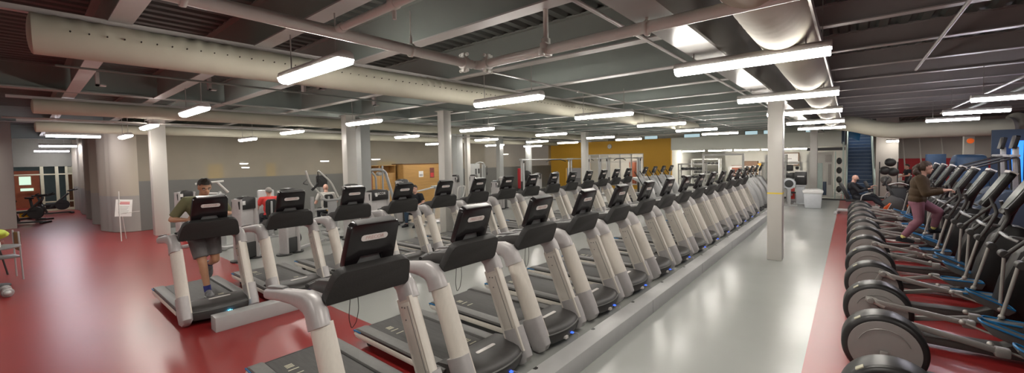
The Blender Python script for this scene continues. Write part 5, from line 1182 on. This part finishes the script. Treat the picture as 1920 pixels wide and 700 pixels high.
t = empty('storage_rack', (-1.0, 24.05, 0), 0, 'tall white storage unit with a teal door and notices at the aisle end', 'storage unit')
b = MB(); b.b2(-0.62, 0.35, 0, 0.5, 0.12, 2.3, 0.01); b.build('carcass', M['wall_white'], t)
b = MB(); b.b2(-0.38, -0.06, -0.03, 0, 0.2, 1.75, 0.005); b.build('teal_door', M['rail_green'], t)
b = MB(); b.b2(-0.04, 0.1, -0.04, 0, 0.2, 0.85, 0.005); b.build('blue_panel', M['blue_wall'], t)
b = MB(); b.b2(0.16, 0.28, -0.02, 0, 0.7, 1.7, 0.005); b.b2(0.04, 0.3, -0.02, 0, 1.8, 2.15, 0.005); b.build('notice', M['wall_grey'], t)
b = MB(); b.b2(-0.7, 0.8, -0.05, 0.5, 2.36, 2.5); b.build('dark_header', M['dark'], t, smooth=False)
t = empty('ball_rack_frame', (-0.42, 23.9, 0), 0, 'white ladder rack holding dark kit left of the stairs', 'rack')
b = MB(); b.b2(-0.17, -0.12, -0.03, 0.03, 0, 2.3); b.b2(0.12, 0.19, -0.03, 0.03, 0, 2.75); b.build('post', M['rail_green'], t, smooth=False)
for z in (0.3, 0.75, 1.2, 1.65):
    b = MB(); b.b2(-0.17, 0.17, -0.03, 0.03, z, z + 0.04); b.build('rung', M['white_frame'], t, smooth=False)
for i, z in enumerate((0.34, 0.79, 1.24, 1.69)):
    b = MB(); b.ball((0, 0, 0.16), (0.11, 0.1, 0.16), 14); o = b.build('medicine_ball', M['dark'], None, (-0.42, 24.15, z)); tag(o, 'dark kit bag on the white ladder rack, %s from the floor' % ORD[i], 'kit bag', 'kit on the ladder rack')
for i, (x, z) in enumerate(((-1.95, 0.96), (-2.3, 0.96), (-2.45, 1.36))):
    simple('shelf_box', ('blue_wall', 'dark', 'dark')[i], [(-0.14, 0.14, 0, 0.3, 0, 0.3)], 'dark box on the shelving behind the dispenser, %s from the right' % ORD[i], 'box', 'boxes on the shelving', (x, 24.3, z))
t = empty('open_shelving', (-2.62, 24.3, 0), 0, 'white open shelving behind the dispenser and the rowing machine', 'shelving')
for x in (-0.9, 0.0, 0.95):
    b = MB(); b.b2(x - 0.05, x + 0.05, 0, 0.4, 0, 2.2); b.build('post', M['white_frame'], t, smooth=False)
for z in (0.42, 0.91, 1.31, 1.8):
    b = MB(); b.b2(-0.9, 0.95, 0, 0.4, z, z + 0.04); b.build('shelf', M['white_frame'], t, smooth=False)

# ------------------------------------------------------------------ blue stairs
t = empty('staircase', (0.42, 24.6, 0), 0, 'blue staircase with pale nosings climbing beside the white wall', 'staircase')
N = 20
for k in range(N):
    b = MB(); b.b2(-0.52, 0.44, 0.28 * k, 0.28 * k + 0.30, 0 if k < 1 else 0.18 * k - 0.05, 0.18 * (k + 1)); st = b.build('step', M['stair_blue'], t, smooth=False)
    b = MB(); b.b2(-0.50, 0.42, 0.28 * k - 0.012, 0.28 * k + 0.03, 0.18 * (k + 1) - 0.02, 0.18 * (k + 1) + 0.004); b.build('nosing', M['nosing'], st, smooth=False)
for x in (-0.56, 0.48):
    b = MB(); b.bar((x, -0.05, 0.05), (x, 5.4, 3.55), 0.05, 0.3); b.build('stringer', M['rail_green'], t, smooth=False)
    b = MB(); b.tube([(x, -0.05, 0.0), (x, -0.05, 1.0), (x, 5.4, 4.5)], 0.03, 8); b.build('handrail', M['rail_green'], t)
b = MB(); b.b2(-0.2, 1.0, 30.4, 30.5, 0, 4.1); b.b2(-0.35, -0.25, 24.6, 30.4, 2.7, 4.1); struct(b.build('wall_stairwell', M['blue_wall'], smooth=False))
b = MB(); b.prism([(-0.2, 0.0), (0.22, -0.22), (0.26, 0.1), (0.05, 0.42), (-0.15, 0.45)], 'y', -0.03, 0.03, 0.01); o = b.build('hanging_flag', M['blue'], None, (0.1, 24.45, 3.0)); tag(o, 'dark blue cloth hanging at the top left of the stairs', 'flag')
b = MB(); b.b2(0.95, 1.75, 25.2, 25.4, 0, 4.1); struct(b.build('wall_pier', M['wall_grey'], smooth=False))

# ------------------------------------------------------------------ far right
b = MB(); b.b2(1.7, 9, 32.6, 32.8, 0, 0.55); b.b2(1.7, 9, 32.6, 32.8, 1.82, 4.1); struct(b.build('wall_right_rear', M['wall_grey'], smooth=False))
b = MB(); b.b2(1.7, 9, 32.55, 32.8, 0.3, 1.84); struct(b.build('wall_red', M['red_wall'], smooth=False))
b = MB(); b.b2(6.6, 6.8, -7, 33, 0, 4.1); struct(b.build('wall_right', M['blue_wall'], smooth=False))
for i, x in enumerate((2.6, 3.3, 4.2)):
    b = MB(); b.rod((x, 31.8, 0), (x - 0.25, 31.8, 3.2), 0.035, n=8); o = b.build('pale_pole', M['wall_grey']); tag(o, 'thin pale slanted pole before the red wall, %s from the left' % ORD[i], 'pole', 'poles before the red wall')
column(4.5, 28.5, 0.35, 0.35, 'wall_white', 'pale ribbed column in front of the red wall')
simple('floor_panel', 'wall_grey', [(0, 2.4, -3, 1.5, 0, 0.02)], 'pale matted area before the red wall', 'mat', None, (1.9, 30.5, 0))
t = empty('bottle_cup', (2.05, 28.6, 0), 0, 'white water bottle on a plinth by the red wall', 'bottle'); b = MB(); b.cyl((0, 0, 0.9), (0, 0, 1), 0.09, 0.35, 14, 0.03); b.build('flask', M['paper'], t); b = MB(); b.b2(-0.2, 0.2, -0.2, 0.2, 0, 0.72, 0.02); b.build('plinth', M['wall_grey'], t)
t = empty('ball_stack', (1.32, 23.6, 0), 0, 'rack of dark and green exercise balls right of the stairs', 'ball rack')
b = MB(); b.b2(-0.3, 0.3, -0.2, 0.2, 0, 0.08); b.b2(-0.32, -0.28, -0.04, 0.04, 0, 1.8); b.b2(0.28, 0.32, -0.04, 0.04, 0, 1.8); b.build('frame', M['dark'], t, smooth=False)
for i, (x, z, m) in enumerate(((0.05, 1.78, 'dark'), (-0.12, 1.42, 'lime'), (0.15, 1.36, 'dark'), (-0.08, 1.0, 'vinyl'), (0.12, 0.62, 'dark'))):
    b = MB(); b.ball((0, 0, 0), (0.2, 0.2, 0.19), 18); o = b.build('exercise_ball', M['dark' if m != 'vinyl' else 'vinyl'], None, (1.32 + x, 23.5, z)); tag(o, 'exercise ball on the rack right of the stairs, %s from the top' % ORD[i], 'exercise ball', 'balls right of the stairs')
def recumbent(loc, rz, label, towel=False):
    t = empty('recumbent_bike', loc, rz, label, 'exercise bike', 'recumbent bikes')
    b = MB(); b.prism([(-0.28, 0.47), (0.2, 0.50), (0.22, 0.56), (-0.25, 0.55)], 'y', -0.22, 0.22, 0.02); b.build('seat', M['pad'], t)
    b = MB(); b.prism([(-0.25, 0.55), (-0.5, 1.12), (-0.44, 1.14), (-0.18, 0.58)], 'y', -0.2, 0.2, 0.02); b.build('backrest', M['pad'], t)
    b = MB(); b.bar((-0.55, 0, 0.14), (1.3, 0, 0.14), 0.12, 0.1, 0.015); b.bar((-0.1, 0, 0.15), (-0.1, 0, 0.48), 0.08, 0.1, 0.01); b.b2(-0.6, -0.5, -0.3, 0.3, 0, 0.1, 0.01); b.b2(1.25, 1.35, -0.3, 0.3, 0, 0.1, 0.01); b.build('frame', M['silver'], t)
    b = MB(); b.prism([(0.62, 0.2), (0.7, 0.55), (0.95, 0.78), (1.25, 0.62), (1.38, 0.2)], 'y', -0.14, 0.14, 0.05); b.build('drive_housing', M['hood'], t)
    b = MB(); b.bar((1.0, 0, 0.7), (0.78, 0, 1.15), 0.06, 0.06, 0.01); b.build('mast', M['dark'], t)
    b = MB(); b.prism(rrect(0.36, 0.32, 0.05), 'x', -0.03, 0.03, 0.01); b.xf(Matrix.Translation((0.78, 0, 1.22)) @ Matrix.Rotation(0.35, 4, 'Y')); b.build('console', M['black'], t)
    for s_ in (-1, 1):
        b = MB(); b.tube([(0.15, s_ * 0.28, 0.5), (0.2, s_ * 0.3, 0.75), (0.42, s_ * 0.28, 0.80)], 0.018, 8); b.build('side_handle', M['silver'], t)
        b = MB(); b.bar((0.9, s_ * 0.16, 0.45), (0.85 + 0.1 * s_, s_ * 0.18, 0.38 + 0.1 * s_), 0.03, 0.04, 0.005); b.b2(0.78 + 0.1 * s_, 0.92 + 0.1 * s_, s_ * 0.24 - 0.06, s_ * 0.24 + 0.06, 0.33 + 0.1 * s_, 0.37 + 0.1 * s_, 0.005); b.build('pedal', M['orange' if s_ < 0 else 'dark'], t)
    return t
recumbent((0.18, 18.4, 0), R(-8), 'recumbent bike with the bald man in black riding it')
recumbent((0.9, 19.9, 0), R(-8), 'recumbent bike behind the one the bald man rides')
b = MB(); b.grid(lambda u, v: (0.5 * u - 0.25, 0.7 * v - 0.35, 0.10 + 0.07 * math.sin(u * 3.1) + 0.02 * math.sin(v * 9) - 0.3 * max(0, v - 0.7)), 10, 14); o = b.build('towel', M['paper'], None, (1.32, 18.9, 0.98)); tag(o, 'white towel draped by the recumbent bikes', 'towel')
b = MB(); b.b2(-0.2, 0.2, -0.25, 0.25, 0, 0.98, 0.03); o = b.build('towel_stand', M['dark'], None, (1.32, 18.9, 0)); tag(o, 'dark stand under the white towel', 'stand')
def stepmill(loc, rz, label):
    t = empty('stair_climber', loc, rz, label, 'stair climber', 'stair climbers at the far right')
    b = MB(); b.prism([(-0.8, 0), (-0.8, 0.25), (0.25, 1.15), (0.6, 1.15), (0.65, 0)], 'y', -0.36, 0.36, 0.03); b.build('body', M['blue_wall'], t)
    for k in range(4):
        b = MB(); b.b2(-0.72 + 0.24 * k, -0.5 + 0.24 * k, -0.3, 0.3, 0.32 + 0.2 * k, 0.37 + 0.2 * k, 0.01); b.build('step', M['dark'], t)
    for s_ in (-1, 1):
        b = MB(); b.tube([(-0.9, s_ * 0.38, 1.55), (0.2, s_ * 0.38, 1.95), (0.45, s_ * 0.36, 2.05), (0.5, s_ * 0.36, 1.1)], 0.025, 8); b.build('handrail', M['dark'], t)
    b = MB(); b.prism(rrect(0.34, 0.34, 0.05), 'x', -0.04, 0.04, 0.01); b.xf(Matrix.Translation((0.45, 0, 2.42)) @ Matrix.Rotation(0.2, 4, 'Y')); b.build('console', M['black'], t)
    b = MB(); b.bar((0.5, 0, 1.1), (0.47, 0, 2.3), 0.12, 0.1, 0.01); b.b2(0.3, 0.5, -0.3, 0.3, 2.03, 2.1, 0.02); b.build('mast', M['silver'], t)
    return t
stepmill((2.9, 16.0, 0), 0, 'stair climber at the right edge, nearer one'); stepmill((3.0, 17.6, 0), 0, 'stair climber at the right edge, farther one')
t = empty('massage_chair', (3.9, 23.2, -0.1), R(-70), 'bulky dark blue padded chair before the red wall', 'chair')
b = MB(); b.prism([(-0.5, 0.1), (-0.75, 1.9), (-0.55, 2.2), (-0.25, 2.15), (0.0, 0.9), (0.6, 0.8), (0.7, 0.1)], 'y', -0.5, 0.5, 0.12); b.build('shell', M['stair_blue'], t)
for s_ in (-1, 1):
    b = MB(); b.b2(-0.3, 0.6, s_ * 0.55 - 0.12, s_ * 0.55 + 0.12, 0.1, 1.1, 0.06); b.build('armrest', M['dark'], t)
b = MB(); b.b2(-0.55, -0.3, -0.56, -0.5, 0.9, 1.9, 0.02); b.build('pale_panel', M['blue_wall'], t)
simple('tall_cabinet', 'stair_blue', [(-0.3, 0.3, -0.3, 0.3, 0, 2.1)], 'tall dark blue cabinet before the red wall', 'cabinet', None, (3.0, 25.4, 0)) 
b = MB(); b.b2(-0.12, 0.12, -0.03, 0, 0.4, 2.5); o = b.build('lit_panel', M['blue_glow'], None, (3.95, 18.6, 0)); tag(o, 'bright blue lit panel at the far right edge', 'light panel')
b = MB(); b.b2(-0.75, 0.05, 0.0, 0.06, 0.0, 2.85); o = b.build('partition_panel', M['blue_wall'], None, (4.2, 18.72, 0)); tag(o, 'blue grey partition carrying the bright blue panel', 'partition')
b = MB(); b.cyl((0, 0, 0), (0, 1, 0), 0.1, 0.04, 16); o = b.build('exit_lamp', M['orange'], None, (3.6, 22.5, 2.6)); tag(o, 'small orange round sign at the far right', 'sign')
o = copy_tree(proto); o.location = (1.5, 24.6, 2.75)
for ch in o.children: ch.scale = (0.3, 1, 1)
tag(o, 'small bright lamp above the pier right of the stairs', 'light')

# ------------------------------------------------------------------ light and colour
# added lights without fixtures: rows continuing the lamp grid out of view, then fill lights
def lamp(x, y, z=3.1, p=48, L=1.3, W=0.16, rz=0.0, col=(1, 0.945, 0.87)):
    d = bpy.data.lights.new('added_lamp', 'AREA'); d.shape = 'RECTANGLE'; d.size = L; d.size_y = W; d.energy = p; d.color = col
    o = bpy.data.objects.new('added_lamp', d); COL.objects.link(o); o.location = (x, y, z); o.rotation_euler = (0, 0, rz)
for x in (-4.33, -9.1, -13.4, -18.3, -23.5):
    for y in (-1.6, -4.9): lamp(x, y, p=48 if x > -15 else 26)
for x in (-0.84, 3.0):
    for y in (-1.6, 1.6): lamp(x, y)
for x, y in ((5.2, 10.7), (5.2, 13.9), (5.2, 17), (2.6, 22), (5.2, 22), (2.6, 25), (5.2, 26), (3.2, 29.5), (5.5, 30)): lamp(x, y, p=(18 if y < 20 else 32))  # fill lights added to brighten the far right room
for x, y in ((-33.2, 0.6), (-33.2, -1.5)): lamp(x, y, 2.7, 30)
for x, y in ((-23, 5.5), (-23, 11), (-23, 17), (-23, 23)): lamp(x, y, 3.4, 50)  # fill lights added for the wall behind the net
lamp(0.4, 28, 4.0, 30); lamp(-4, 29.5, 4.0, 30); lamp(-11, 29, 4.0, 30)

w = bpy.data.worlds.new('world'); SC.world = w; w.use_nodes = True
w.node_tree.nodes['Background'].inputs['Color'].default_value = (0.55, 0.5, 0.46, 1); w.node_tree.nodes['Background'].inputs['Strength'].default_value = 0.3
SC.view_settings.view_transform = 'Standard'; SC.view_settings.look = 'None'; SC.view_settings.exposure = -0.2
SC.cycles.use_denoising = True
SC.cycles.max_bounces = 8; SC.cycles.diffuse_bounces = 5; SC.cycles.glossy_bounces = 3; SC.cycles.transparent_max_bounces = 8
SC.cycles.sample_clamp_indirect = 4.0
